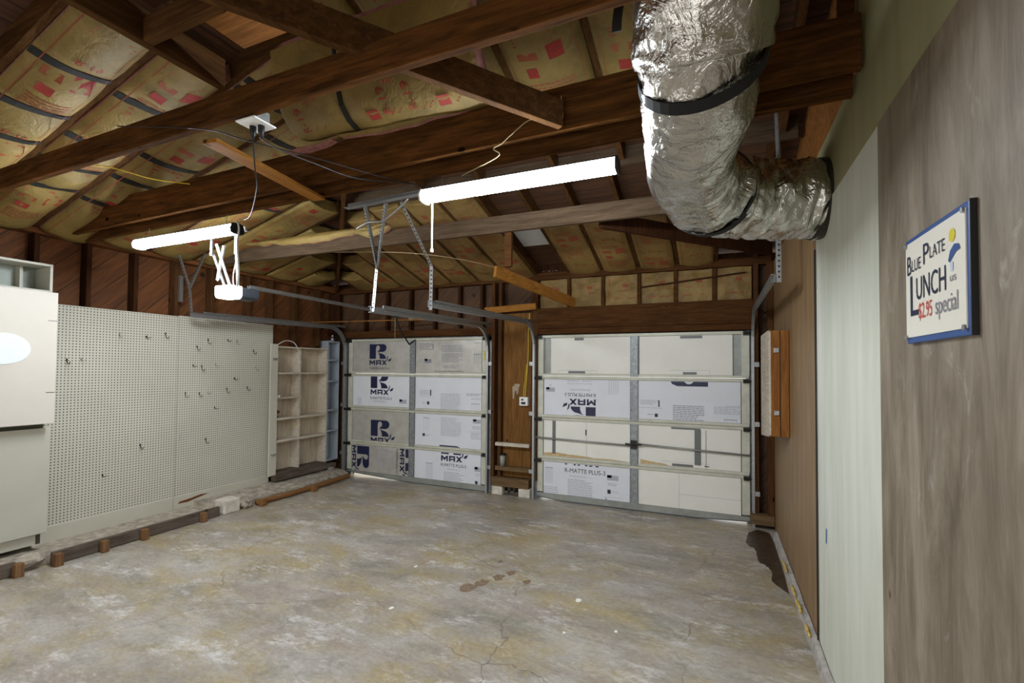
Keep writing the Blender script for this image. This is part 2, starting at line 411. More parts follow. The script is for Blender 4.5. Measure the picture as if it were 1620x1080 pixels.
def clip(sh, x0, x1, y0, y1):
    out = []
    for p, m in sh:
        for ax, lim, sg in ((0, x0, 1), (0, x1, -1), (1, y0, 1), (1, y1, -1)):
            q = []
            for i in range(len(p)):
                a, b_ = p[i-1], p[i]; da, db = (a[ax]-lim)*sg, (b_[ax]-lim)*sg
                if (da >= 0) != (db >= 0):
                    t = da/(da-db); q.append((a[0]+(b_[0]-a[0])*t, a[1]+(b_[1]-a[1])*t))
                if db >= 0: q.append(b_)
            p = q
            if len(p) < 3: break
        if len(p) >= 3: out.append((p, m))
    return out
def put(mb, sh, fn):
    for p, m in sh:
        mb.add([fn(a, b_) for a, b_ in p], [list(range(len(p)))], m)
# ---- printed emblem of the boards: block R with swept leg, wide MAX, two small leaves (unit = block height)
def emblem(m, text=None, mt=None, leafm=None):
    s = rect(0, .54, 0, 1, m)
    s += poly([(.54, .75), (.57, .84), (.63, .9), (.715, .915), (.8, .88), (.86, .8), (.87, .72), (.83, .63), (.75, .56), (.63, .5), (.8, .47), (1.0, .46), (1.2, .48), (1.35, .56), (1.42, .7), (1.42, .82), (1.35, .93), (1.2, 1), (.54, 1)], m)
    s += poly([(.66, .49), (.78, .42), (.95, .36), (1.15, .32), (1.3, .22), (1.38, .1), (1.38, 0), (.86, 0), (.86, .15), (.8, .32)], m)
    b, t = -.42, -.09
    s += rect(0, .1, b, t, m)+rect(.38, .48, b, t, m)+poly([(.08, t), (.0, t), (.21, b+.06), (.27, b+.06), (.48, t), (.40, t), (.24, b+.2)], m)
    s += rect(.56, .66, b, t, m)+rect(.88, .98, b, t, m)+rect(.66, .88, t-.09, t, m)+rect(.66, .88, b+.09, b+.16, m)
    s += poly([(1.03, t), (1.16, t), (1.47, b), (1.34, b)], m)+poly([(1.34, t), (1.47, t), (1.16, b), (1.03, b)], m)
    lm = m if leafm is None else leafm
    s += poly([(1.5, -.16), (1.44, -.05), (1.5, .12), (1.6, .22), (1.54, .0)], m)+poly([(1.58, -.2), (1.6, -.05), (1.72, .0), (1.86, .06), (1.78, -.14)], lm)
    if text: s += txt(text, 0, 1.72, -.74, -.56, mt if mt is not None else m)
    return s
def textblock(x0, x1, y0, y1, m, rows=8, seed=1):
    r = random.Random(seed); s = []; h = (y1-y0)/rows
    for i in range(rows):
        y = y1-h*(i+.6); x = x0; xe = x1-(r.random()*.3*(x1-x0) if r.random() < .3 else 0)
        while x < xe:
            wd = r.uniform(.02, .06); s += rect(x, min(x+wd, xe), y, y+h*.38, m); x += wd+.007
    return s
def columns(x0, x1, y0, y1, m, n=6):
    s = []
    for i in range(n):
        x = x0+(x1-x0)*i/(n-1); s += rect(x, x+.004, y0, y1, m)
    return s+rect(x0-.01, x1+.01, y1, y1+.012, m)
def flag(x, y, w_, h, m1, m2): return rect(x, x+w_, y, y+h, m1)+rect(x, x+w_*.4, y+h*.5, y+h*1.08, m2)

# ------------------------------------------------------------------ room shell
W, XL, XR, ZP = 5.83, -5.62, .558, 2.88
YB = -1.4
fl = MB().box(XL-.3, XR+.3, YB-1, W+1.6, -.12, 0).build('floor', FLOOR); tag(fl, 'worn stained concrete garage floor with cracks and white scuffs', 'floor', kind='structure')
# left wall: diagonal plank sheathing behind the studs
wl = MB().box(XL-.19, XL-.13, YB, W+.2, 0, 3.05).build('wall_left', SHEATH_L); tag(wl, 'left wall of diagonal brown sheathing boards', 'wall', kind='structure')
# front wall sheathing with two door openings
mb = MB()
for x0, x1, z0, z1 in ((XL-.13, -5.31, 0, 3.0), (-5.31, -2.92, 2.08, 3.0), (-2.92, -2.13, .0, 3.0), (-2.13, .305, 2.08, 2.96), (.305, XR+.05, 0, 3.0)):
    mb.box(x0, x1, W+.10, W+.13, z0, z1)
wf = mb.build('wall_front', SHEATH_F); tag(wf, 'front wall of dark sheathing boards around the two garage doors', 'wall', kind='structure')
wb = MB().box(XL-.19, XR+.12, YB-.06, YB, 2.15, 5.2).box(XL-.19, XL+.5, YB-.06, YB, 0, 2.15).build('wall_back_light_block', DKPLY); tag(wb, 'unseen back wall added behind the viewer to block high sky light, open below', 'wall', kind='structure')  # unseen wall added to block the sky; opening shaped so light enters low
# right wall in its four coverings
wr = thing('wall_right', (XR, 2, 0), 'right wall covered with plywood, white panel and brown panelling', 'wall', kind='structure')
MB().box(XR, XR+.06, YB, 2.153, 0.0, 2.615).build('plywood_panel', PLY, wr)
MB().box(XR+.004, XR+.06, 2.153, 3.385, 0.0, 2.615).build('white_panel', WHITEPANEL, wr)
MB().box(XR+.012, XR+.06, YB, 2.47, 2.615, 4.2).box(XR+.012, XR+.06, 2.47, 3.36, 2.615, 3.0).build('upper_board', OLIVEBOARD, wr)
MB().box(XR+.004, XR+.05, 3.385, W-.1, 0.0, 2.86).build('wood_panelling', PANEL, wr)
MB().box(XR+.05, XR+.12, YB, W+.13, 0, 4.6).build('backing', DKPLY, wr)

# roof
M_ = .27
def zl(x): return 2.93+M_*(x-XL)          # underside plane of the left rafters
def zf(y): return 2.93+M_*(W-y)           # underside plane of the front rafters
RH = .14
def slab(pts, t, mat, name):
    n = len(pts); mb = MB(); mb.add([(p[0], p[1], p[2]+RH+.005) for p in pts]+[(p[0], p[1], p[2]+RH+t) for p in pts],
        [list(range(n)), list(range(n, 2*n))[::-1]]+[[i, (i+1) % n, (i+1) % n+n, i+n] for i in range(n)]); return mb.build(name, mat)
hx = lambda y: XL+(W-y)                   # hip: x on the hip for a given y
pl = [(x, y, zl(x)) for x, y in ((XL-.5, W+.5+0), (XL-.5, YB), (-2.9, YB), (-2.9, 2.17), (-2.35, 2.17), (-2.35, 2.56))]
pl[0] = (XL-.5, W+.5, zl(XL-.5))
cl = slab(pl, .03, DECK_L, 'ceiling_left'); tag(cl, 'board roof deck sloping up from the left wall', 'ceiling', kind='structure')
YR = .9
pf = [(x, y, zf(y)) for x, y in ((XL-.5, W+.5), (-2.35, 2.56), (-2.35, 2.17), (-2.9, 2.17), (-2.9, YR), (XR+.12, YR), (XR+.12, W+.5))]
cf = slab(pf, .03, DECK_F, 'ceiling_front'); tag(cf, 'board roof deck sloping up from the front wall', 'ceiling', kind='structure')
pb = [(-2.9, YR, zf(YR)), (-2.9, YB, zf(YR)), (XR+.12, YB, zf(YR)), (XR+.12, YR, zf(YR))]
cb_ = slab(pb, .03, DECK_F, 'ceiling_top'); tag(cb_, 'flat dark roof deck overhead near the viewer', 'ceiling', kind='structure')
mb = MB(); mb.prism([(YB, zl(-2.9)+RH+.036), (2.17, zl(-2.9)+RH+.036), (2.17, zf(2.17)+RH), (YR, zf(YR)+RH), (YB, zf(YR)+RH)], 0, -2.93, -2.901)
mb.prism([(-2.9, zl(-2.9)+RH+.036), (-2.36, zl(-2.36)+RH+.036), (-2.36, zf(2.17)+RH), (-2.9, zf(2.17)+RH)], 1, 2.14, 2.169)
trim(10, mb, STUD_D, 'dark boarded step where the upper roof rises above the left slope') if 0 else tag(mb.build('trim_10', STUD_D), 'dark boarded step where the upper roof rises above the left slope', 'trim', kind='structure')

# wall plates
def trim(n, mb, mat, label): o = mb.build('trim_%d' % n, mat, bevel=.002); tag(o, label, 'trim', kind='structure')
trim(8, MB().box(-5.44, -5.31, W+.052, W+.099, 0, 2.14).box(-2.92, -2.83, W+.052, W+.099, 0, 2.14).box(-5.44, -2.83, W+.052, W+.099, 2.08, 2.145), STEELM, 'door stop added around the left garage door to seal out leaking daylight')  # strips added to block daylight leaking past the left door edges
trim(9, MB().box(-2.22, -2.13, W+.052, W+.099, 0, 2.14).box(.305, .372, W+.052, W+.099, 0, 2.14).box(-2.22, .372, W+.052, W+.099, 2.08, 2.135), STEELM, 'door stop added around the right garage door to seal out leaking daylight')  # added light seal for the right door edges
trim(1, MB().box(XL-.13, XL, YB, W+.02, ZP-.0, ZP+.045).box(XL-.13, XL, YB, W+.02, ZP+.047, ZP+.09), wood('plate_left', S(100, 62, 38), S(140, 90, 54), 1), 'doubled top plate along the left wall')
trim(2, MB().box(XL, XR, W-.0, W+.1, 2.86, 2.905).box(XL, XR, W-.0, W+.1, 2.907, 2.95), HEAD_X, 'doubled top plate along the front wall')
# frieze blocks at the eave: one with bright slots
blk = MB()
blk.box(XL, -2.19, W+.04, W+.07, 2.95, 3.02).box(-1.74, XR, W+.04, W+.07, 2.95, 3.02)
blk.box(-2.19, -1.74, W+.04, W+.07, 2.95, 2.972).box(-2.19, -1.74, W+.04, W+.07, 2.99, 3.06)
for x in (-2.19, -2.085, -2.06, -2.0, -1.965, -1.90, -1.84): blk.box(x, x+.012, W+.04, W+.07, 2.97, 2.992)
blk.box(-1.88, -1.74, W+.04, W+.07, 2.97, 2.992)
trim(3, blk, STUD_D, 'eave blocking over the front wall with bright vent slots')
trim(4, MB().box(XL-.13, XL-.1, YB, W, 2.97, 3.02), STUD_D, 'eave blocking over the left wall')

# ------------------------------------------------------------------ studs
def stud(x0, x1, y0, y1, z0, z1, mat, label, group, bev=.003):
    o = MB().box(x0, x1, y0, y1, z0, z1).build('wall_stud', mat, bevel=bev); tag(o, label, 'stud', group); return o
ly = [.55, .96, 1.36, 1.76, 2.18, 2.57, 2.98, 3.39, 3.81, 4.3, 4.64, 5.05, 5.5]
for i, y in enumerate(ly):
    dark = i in (4, 5, 6)
    j = i-4
    lab = 'vertical stud on left wall above pegboard, %s along from the cabinet' % ORD[j] if j >= 0 else 'vertical stud on left wall behind the cabinet, %s from the viewer' % ORD[i]
    stud(XL-.125, XL-.01, y-.02, y+.02, .2 if i < 10 else 2.01, ZP-.003, STUD_D if dark else STUD_Z, lab, 'studs of the left wall')
stud(XL-.12, XL+.1, W-.045, W-.003, 2.21, 2.86, STUD_D, 'dark corner stud where left and front walls meet', 'studs of the front wall')
for i, x in enumerate((-5.05, -4.63, -4.2, -3.78, -3.36, -3.0)):
    stud(x-.02, x+.02, W+.01, W+.098, 2.262, 2.857, STUD_D, 'short cripple stud above left garage door, %s from the corner' % ORD[i], 'cripple studs over the left door')
for i, x in enumerate((-1.74, -1.30, -.86, -.44, -.02)):
    stud(x-.022, x+.022, W-.002, W+.098, 2.485, 2.857, HEAD_X, 'short cripple stud above right garage door, %s from the left' % ORD[i], 'cripple studs over the right door')
for i, (x0, x1, y0, y1, z0, z1, l) in enumerate(((-2.81, -2.765, W-.05, W+.09, .12, 2.857, 'jamb stud beside left garage door track'),
        (-2.725, -2.675, W-.02, W+.09, .23, 2.857, 'stud left of the plywood between the garage doors'),
        (-2.245, -2.15, W-.02, W+.09, .23, 2.857, 'wide stud right of the plywood between the garage doors'),
        (.375, .42, W-.05, W+.09, .02, 2.857, 'jamb stud beside right garage door track'),
        (.50, XR, W-.12, W-.04, .15, 2.86, 'corner stud against the brown panelling'))):
    stud(x0, x1, y0, y1, z0, z1, STUD_Z, l, 'studs of the front wall')
stud(.50, XR-.002, 2.43, 2.49, 3.0, 3.75, HEAD_X, 'upright post above the olive board beside the foil duct', 'attic posts')

def board(name, mb, mat, label, cat='board', group=None, bev=.003):
    o = mb.build(name, mat, bevel=bev); tag(o, label, cat, group); return o
# headers
board('door_header', MB().box(-5.5, -2.815, W-.03, W+.09, 2.15, 2.245), HEAD_X, 'orange-brown header board directly over left garage door', 'header')
h = thing('door_header', (-.9, W, 2.12), 'deep brown header beam over right garage door', 'header')
MB().box(-2.148, .372, W-.035, W+.09, 2.215, 2.48).build('header_beam', HEAD_X, h, bevel=.003)
MB().box(-2.148, .372, W-.05, W+.09, 2.14, 2.21).build('header_trim', HEAD_X, h, bevel=.003)
# between doors
board('plywood_sheet', MB().box(-2.67, -2.25, W+.04, W+.06, .24, 2.44), PLYM, 'orange-brown plywood sheet between the two garage doors', 'plywood')
board('cross_board', MB().bar((-2.90, W-.08, 2.475), (-2.155, W-.08, 2.505), .04, .085), PINE_X, 'light pine board fixed level above the plywood between doors')
board('ledge_rail', MB().box(-2.74, -2.25, W-.06, W+.0, .655, .70), CREAMW, 'cream painted ledge rail between the garage doors', 'rail')
board('ledge_rail', MB().box(-2.74, -2.25, W-.06, W+.0, .33, .385), GREYW_X, 'grey weathered rail below the cream ledge between doors', 'rail')
board('sill_board', MB().box(-2.79, -2.25, W-.07, W+.03, .12, .235), GREYW_X, 'short brown sill board between the doors above rubble', 'board')
for x0, x1, l in ((-2.79, -2.63, 'left'), (-2.40, -2.235, 'right')):
    mb = MB(); mb.box(x0, x1, W-.06, W+.05, 0, .118)
    o = mb.build('foundation_block', BRICK, bevel=.012); tag(o, 'white chipped foundation block under sill between doors, %s one' % l, 'block')
def rock(name, c, r, mat, seed, flat=1.):
    bm = bmesh.new(); bmesh.ops.create_icosphere(bm, subdivisions=2, radius=1)
    for v in bm.verts:
        n = 1+.35*noise.noise(v.co*1.4+Vector((seed, 0, 0))); v.co = Vector((v.co.x*r[0], v.co.y*r[1], v.co.z*r[2]))*n
    z = min(v.co.z for v in bm.verts); mb = MB()
    mb.v = [v.co+Vector((c[0], c[1], c[2]-z)) for v in bm.verts]; mb.f = [[v.index for v in f.verts] for f in bm.faces]; mb.m = [0]*len(mb.f); bm.free()
    return mb.build(name, mat)
for i, (x, dz, r) in enumerate(((-2.585, 0, .038), (-2.51, 0, .042), (-2.44, 0, .034), (-2.55, .062, .03), (-2.475, .066, .03))):
    o = rock('rubble_stone', (x, W-.0+.01*(i % 2), dz), (r, r*.9, r*.75), ROCK, i*3.1)
    tag(o, 'dark rubble stone in the hole between white blocks, %s' % ('left one on the floor', 'middle one on the floor', 'right one on the floor', 'left one on top', 'right one on top')[i], 'stone', 'rubble between the doors')
ob = thing('outlet_box', (-2.32, W-.05, 1.19), 'white electrical outlet box on plywood between the doors', 'outlet')
MB().box(-2.405, -2.285, W-.03, W+.04, 1.20, 1.315).build('box', WHITEP, ob, bevel=.006)
MB().box(-2.375, -2.315, W-.037, W-.03, 1.22, 1.25).box(-2.375, -2.345, W-.037, W-.03, 1.27, 1.29).build('receptacle', BLACK, ob)
o = MB().tube(wavy([(-2.33, W-.01, 1.31), (-2.31, W+.0, 1.6), (-2.30, W+.02, 1.9), (-2.30, W+.02, 2.2), (-2.28, W+.02, 2.43)]), .006, 6).build('electric_cable', YCABLE, smooth=True); tag(o, 'yellow cable running down to the white outlet box', 'cable')
o = MB().tube(wavy([(-2.355, W-.01, 1.31), (-2.345, W+.0, 1.45), (-2.32, W+.0, 1.65), (-2.315, W+.0, 1.75)]), .005, 6).build('electric_cable', YCABLE, smooth=True); tag(o, 'short yellow cable looping up beside outlet box', 'cable')
mb = MB(); put(mb, poly([(-2.53, 1.29), (-2.51, 1.28), (-2.50, 1.38), (-2.48, 1.40), (-2.47, 1.34), (-2.45, 1.36), (-2.44, 1.44), (-2.42, 1.48), (-2.49, 1.49), (-2.535, 1.44)], 0), lambda a, b_: (a, W+.038, b_))
tag(mb.build('paint_patch', plain('thin_white_paint', S(176, 158, 132), .8, 0, .3, 60)), 'white paint smear on the plywood beside outlet box', 'paint')
cup = thing('paint_can', (-2.64, W-.03, .386), 'small grey can sitting on the lower rail between doors', 'can')
MB().tube([(-2.64, W-.03, .386), (-2.64, W-.03, .45), (-2.64, W-.03, .53)], [.035, .038, .042], 14).build('body', DOORG, cup, smooth=True)
MB().tube([(-2.64, W-.03, .53), (-2.64, W-.03, .55)], .047, 14).build('lid', BLKH, cup)
o = MB().box(.33, XR-.002, W-.14, W-.02, .05, .15).build('sill_board', GREYW_X, bevel=.003); tag(o, 'short brown sill piece right of the right garage door', 'board')

# insulation squares over the right door
for i, (x0, x1) in enumerate(((-2.14, -1.765), (-1.715, -1.325), (-1.275, -.885), (-.835, -.465), (-.415, -.045), (.005, .36))):
    mb = MB(); nx = 14; nz = 10
    def P(a, b_, x0=x0, x1=x1, i=i):
        x = x0+(x1-x0)*a; z = 2.487+.368*b_
        return (x, W+.035-.022*math.sin(PI*a)*math.sin(PI*b_)+.03*noise.noise(Vector((x*8, i*3., z*9))), z)
    vs = [P(a/nx, b_/nz) for b_ in range(nz+1) for a in range(nx+1)]
    mb.add(vs, [(a+b_*(nx+1), a+1+b_*(nx+1), a+1+(b_+1)*(nx+1), a+(b_+1)*(nx+1)) for a in range(nx) for b_ in range(nz)])
    mb.add([(x0, W+.095, 2.487), (x1, W+.095, 2.487), (x1, W+.095, 2.855), (x0, W+.095, 2.855)], [(0, 1, 2, 3)])
    pr = []
    rr = random.Random(i)
    for k in range(3): pr += rect(.1+.25*rr.random(), .75+.2*rr.random(), .2+.25*k, .225+.25*k, 1)
    pr += rect(.55, .72, .58, .68, 1)+rect(.12, .14, .1, .9, 1)
    put(mb, pr, lambda a, b_: (P(a, b_)[0], P(a, b_)[1]-.004, P(a, b_)[2]))
    tag(mb.build('insulation_batt', [KRAFT2, KLINE, KPRINT], smooth=False), 'square kraft paper insulation panel above right door, %s from the left' % ORD[i], 'insulation', 'insulation squares over the right door')
tag(MB().bar((-.84, W-.01, 2.68), (.30, W-.01, 2.78), .012, .016).build('lath_strip', STUD_D), 'thin dark strip tilted across insulation squares over right door', 'strip')

# ------------------------------------------------------------------ ceiling joists
def joist(y0, y1, z0, z1, mat, label, x0=XL-.12, x1=XR):
    return board('ceiling_joist', MB().box(x0, x1, y0, y1, z0, z1), mat, label, 'ceiling joist', 'long joists across the garage', .004)
def tjoist(y0, y1, za, zb, h, mat, label):
    x0, x1 = XL-.1, XR
    return board('ceiling_joist', MB().bar((x0, (y0+y1)/2, za+h/2), (x1, (y0+y1)/2, zb+h/2), y1-y0, h), mat, label, 'ceiling joist', 'long joists across the garage', .004)
tjoist(1.514, 1.554, 2.862, 2.895, .14, JOIST_X, 'nearest ceiling joist, crossing the top left of the view')
tjoist(2.335, 2.375, 2.885, 2.945, .235, JOIST_X, 'deep dark joist with torn insulation hanging over its top')
tjoist(2.475, 2.515, 2.866, 2.905, .14, JOIST_X, 'orange-edged joist just above the two shop lights')
tjoist(3.747, 3.787, 2.905, 2.88, .148, JOIST_G, 'grey-brown joist beyond the lights, over the door tracks')
board('ceiling_joist', MB().box(-2.22, -2.18, .2, 1.51, 3.03, 3.17), RAFT_Y, 'upper timber running back over the nearest joist', 'ceiling joist')
board('ceiling_joist', MB().bar((-1.96, .75, 3.10), (-.735, 2.31, 3.0), .04, .14), RAFT_Y, 'diagonal timber slanting from upper left onto the deep joist', 'ceiling joist')
board('blocking', MB().bar((-2.178, 1.17, 3.08), (-1.72, 1.17, 3.09), .04, .10), RAFT_X, 'short block bridging two upper timbers at top left', 'board')
board('attic_board', MB().box(-2.04, -1.56, 1.2, 1.500, 3.18, 3.2), DKPLY, 'orange-brown attic board lying above the nearest joist', 'board')
board('attic_board', MB().box(-2.16, -1.5, -.2, 1.18, 3.18, 3.2), STUD_D, 'dark attic board overhead at top left', 'board')
board('corner_brace', MB().bar((-.9, 3.93, 2.95), (.52, 5.52, 2.95), .04, .14), STUD_D, 'dark diagonal brace running to the right front corner', 'brace')
board('pine_board', MB().bar((-2.455, 1.62, 2.875), (-2.56, 2.475, 2.865), .10, .022), PINE_Y, 'bright pine board bridging the near joists behind outlet plate', 'board')
board('hanging_stub', MB().box(-1.725, -1.66, 3.79, 3.83, 2.59, 3.03), HEAD_X, 'reddish timber stub hanging below the grey-brown joist', 'post')
board('loose_board', MB().bar((-2.155, 4.5, 2.72), (-1.665, 5.80, 2.535), .04, .12), PINE_Y, 'orange pine board sloping down to the right door header', 'board')
board('hip_rafter', MB().bar((XL+.05, W-.05, 2.95), (hx(2.75), 2.75, zl(hx(2.75))+.02), .04, .15), HEAD_X, 'reddish hip rafter rising from the far left corner', 'rafter')

# ------------------------------------------------------------------ rafters
lr = [5.45, 5.0, 4.49, 4.02, 3.55, 3.08, 2.62, 2.15, 1.72, 1.29, .87, .45]
for i, y in enumerate(lr):
    xe = hx(y)-.03 if y > 2.7 else (-2.38 if y > 2.3 else (-2.42 if y > 2 else -2.94)); a = (XL-.05, y, zl(XL-.05)+RH/2); b_ = (xe, y, zl(xe)+RH/2)
    o = MB().bar(a, b_, .04, RH).build('rafter', RAFT_X, bevel=.003); tag(o, 'sloping rafter above left wall, %s from the far corner' % ORD[i], 'rafter', 'rafters of the left slope')
fx = [-5.2, -4.78, -4.35, -3.92, -3.48, -3.05, -2.61, -2.19, -1.74, -1.30, -.86, -.42, .0, .40]
ysp = 4.02
for i, x in enumerate(fx):
    yh = W-(x-XL)+.03; ye = max(yh, ysp)
    if W-ye < .25: continue
    o = MB().bar((x, W+.08, zf(W+.08)+RH/2), (x, ye, zf(ye)+RH/2), .04, RH).build('rafter', RAFT_Y, bevel=.003); tag(o, 'sloping rafter above front wall, %s from the far left corner' % ORD[i], 'rafter', 'lower rafters of the front slope')
ux = [-2.69, -2.03, -1.31, -.72, -.15, .45]
for i, x in enumerate(ux):
    o = MB().bar((x, 3.96, zf(3.96)+RH/2), (x, 1.0, zf(1.0)+RH/2), .045, RH).build('rafter', RAFT_Y, bevel=.003)
    tag(o, 'upper sloping rafter behind the near joists, %s from the left' % ORD[i], 'rafter', 'upper rafters of the front slope')
board('purlin', MB().box(-3.6, XR, 3.97, 4.01, zf(3.99)-.02, zf(3.99)+RH), JOIST_G, 'purlin crossing under the front roof slope', 'purlin')

# ------------------------------------------------------------------ insulation batts
NRM_L = Vector((M_, 0, -1)).normalized(); NRM_F = Vector((0, -M_, -1)).normalized()
def batt(kind, c0, c1, s0, s1, straps, label, group, seed, sag=.055, prints=True, flip=False, rag0=0., rag1=0., slant=0.):
    """kind 'L': bay y in c0..c1, runs along x s0..s1;  kind 'F': bay x in c0..c1, runs along y from s0 (low) to s1 (high)"""
    wd = abs(c1-c0)-.05; L = abs(s1-s0)
    def pos(u, v):                       # u along from the eave 0..L, v across 0..wd
        t = v/wd
        d = .012+sag*math.sin(PI*min(max(t, 0), 1))**.7
        k = 1.
        for su in straps: k = min(k, 1-.72*math.exp(-((u-su)/.07)**2))
        d *= k
        d += .013*noise.noise(Vector((u*3.1, v*5+seed*7.7, seed)))+.005*noise.noise(Vector((u*12, v*14, seed+4)))
        if kind == 'L':
            x = min(s0, s1)+u; y = min(c0, c1)+.025+v
            p = Vector((x, y, zl(x))); return p+NRM_L*d
        y = max(s0, s1)-u; x = min(c0, c1)+.025+v
        p = Vector((x, y, zf(y))); return p+NRM_F*d
    nu = max(8, int(L/.045)); nv = 12; mb = MB(); vs = []
    def ue(v, e):
        if e == 0: return rag0*abs(noise.noise(Vector((v*9, seed, 2))))
        return L-rag1*abs(noise.noise(Vector((v*9, seed, 5))))-slant*v
    for i in range(nu+1):
        for j in range(nv+1):
            v = wd*j/nv; a, b_ = ue(v, 0), ue(v, 1); vs.append(pos(a+(b_-a)*i/nu, v))
    mb.add(vs, [(i*(nv+1)+j, i*(nv+1)+j+1, (i+1)*(nv+1)+j+1, (i+1)*(nv+1)+j) for i in range(nu) for j in range(nv)])
    # fibreglass sides rising to the deck
    nrm = NRM_L if kind == 'L' else NRM_F
    rim = [i*(nv+1) for i in range(nu+1)]+[nu*(nv+1)+j for j in range(1, nv+1)]+[i*(nv+1)+nv for i in range(nu-1, -1, -1)]+[j for j in range(nv-1, 0, -1)]
    n0 = len(mb.v); 
    for k in rim: mb.v.append(mb.v[k]-nrm*.125)
    for k in range(len(rim)):
        k2 = (k+1) % len(rim); mb.f.append([rim[k], rim[k2], n0+k2, n0+k]); mb.m.append(1)
    mats = [KRAFT, PINK if group.startswith('batts') and seed > 4 else KRAFT]
    if prints:
        sh = []; u = .12+.2*((seed*37) % 10)/10; q = seed % 3
        r = random.Random(seed)
        def line(u0, u1, v0, v1, m): return rect(u0, u1, v0, v1, m)
        sh += line(.03, L-.05, .035, .040, 3)+line(.03, L-.05, wd-.05, wd-.045, 3)
        while u < L-.3:
            if q == 0:
                sh += rect(u, u+.10, wd*.58, wd*.58+.10, 2)+rect(u+.02, u+.07, wd*.2, wd*.45, 3)
                for k in range(3): sh += rect(u+.12+.025*k, u+.13+.025*k, wd*.2, wd*(.75-.1*r.random()), 3)
                sh += rect(u+.21, u+.215, wd*.15, wd*.85, 3)
            elif q == 1:
                t = txt('R-19', 0, .13, 0, .05, 2); t = xf(t, u, wd*.36, 1, 0 if flip else 90) if kind == 'L' else xf(t, u+.06, wd*.36, 1, 90)
                sh += t
                for k in range(3): sh += rect(u+.20+.03*k, u+.212+.03*k, wd*.25, wd*(.85-.15*r.random()), 3)
            else:
                for k in range(5): sh += textrow(u+.03*k, wd*.22, wd*.8, r)
                sh += rect(u+.18, u+.25, wd*.25, wd*.25+.075, 2)
            u += .29; q = (q+1) % 3
        sh2 = []
        for p, m in clip(sh, .02, L-.03-slant*wd, .02, wd-.02):
            sh2.append((p, m))
        put(mb, sh2, lambda a, b_: pos(a, b_)+nrm*.0045)
        mats = [KRAFT, mats[1], KPRINT, KLINE] if not (20 <= seed < 40) else [KRAFT2, KRAFT2, KLINE, KLINE]
    o = mb.build('insulation_batt', mats, smooth=False); tag(o, label, 'insulation', group)
    for p in o.data.polygons:
        if p.material_index == 0: p.use_smooth = True
    return pos, wd
def textrow(u, v0, v1, r):
    s = []; v = v0
    while v < v1:
        d = r.uniform(.015, .04); s += rect(u, u+.012, v, min(v+d, v1), 3); v += d+.008
    return s
SN = [0]
def strap(pos, wd, u, wdt, label, drift=0., drop=.006):
    mb = MB(); n = 12; vs = []
    for i in range(n+1):
        v = -.02+(wd+.04)*i/n; vv = min(max(v, 0), wd)
        for a in (-wdt/2, wdt/2):
            p = pos(u+a+drift*(i/n-.5), vv)
            k = Vector((0, 0, -drop)); vs.append(p+k)
    for i in range(n+1):
        for a in (0, 1): vs.append(vs[i*2+a]+Vector((0, 0, -.003)))
    o_ = (n+1)*2
    fs = [(2*i, 2*i+1, 2*i+3, 2*i+2) for i in range(n)]+[(o_+2*i, o_+2*i+2, o_+2*i+3, o_+2*i+1) for i in range(n)]
    fs += [(2*i, 2*i+2, o_+2*i+2, o_+2*i) for i in range(n)]+[(2*i+1, o_+2*i+1, o_+2*i+3, 2*i+3) for i in range(n)]
    mb.add(vs, fs); tag(mb.build('insulation_strap', STRAPM), label, 'strap', 'black straps holding the insulation')
# left slope bays (between consecutive rafters)
bays = [(5.45, 5.0), (5.0, 4.49), (4.49, 4.02), (4.02, 3.55), (3.55, 3.08), (3.08, 2.62), (2.62, 2.15), (2.15, 1.72), (1.72, 1.29)]
stx = {5: [-4.45, -3.3], 6: [-4.90, -4.46, -4.08, -3.22, -3.02, -2.92], 7: [-4.86, -4.52, -4.16, -3.58], 8: [-4.40, -4.03, -3.55], 4: [-4.2], 2: [], 3: []}
wh = ['in the far corner bay', 'in the second bay from the far corner', 'in the third bay from the far corner', 'in the fourth bay from the far corner', 'just beyond the first shop light', 'behind the deep dark joist', 'seen between the near joist and the deep joist', 'crossed by the nearest joist', 'at the upper left edge of the view']
for i, (y1, y0) in enumerate(bays):
    xe = min(hx((y0+y1)/2)-.12, -2.35 if i < 8 else -3.0); xe = hx(y1)-.02 if i < 6 else xe
    if i == 8: xe = -3.02
    if i == 7: xe = -3.0
    if i == 6: xe = -2.4
    ss = [x-(XL+.03) for x in stx.get(i, [])]
    pos, wd = batt('L', y0, y1, XL+.03, xe, ss, 'yellow kraft-faced insulation batt on left slope, '+wh[i], 'batts of the left slope', i+1, (.085 if i > 5 else .05) if i > 3 else .03, True, False, 0, .1 if i > 3 else 0, 0.)
    for j, u in enumerate(ss):
        nm = {5: 'between deep joist and shop light', 6: 'between near joist and deep joist', 7: 'over the batt crossed by nearest joist', 8: 'over the batt at upper left edge', 4: 'above the first shop light'}[i]
        strap(pos, wd, u, .05, 'black strap %s, %s from left wall' % (nm, ORD[j]), .03)
# front slope lower bays
for i in range(len(fx)-1):
    x0, x1 = fx[i], fx[i+1]; yh = max(W-(x0-XL)+.05, ysp+.02)
    yh = max(yh, 4.72 if x0 > -2.2 else yh)
    if W-yh < .3 or x0 == -2.19 or x0 >= -.001: continue
    batt('F', x0, x1, W+.04, yh, [], 'kraft-faced insulation batt on front slope, %s bay from far left corner' % ORD[i], 'lower batts of the front slope', i+20, .022)
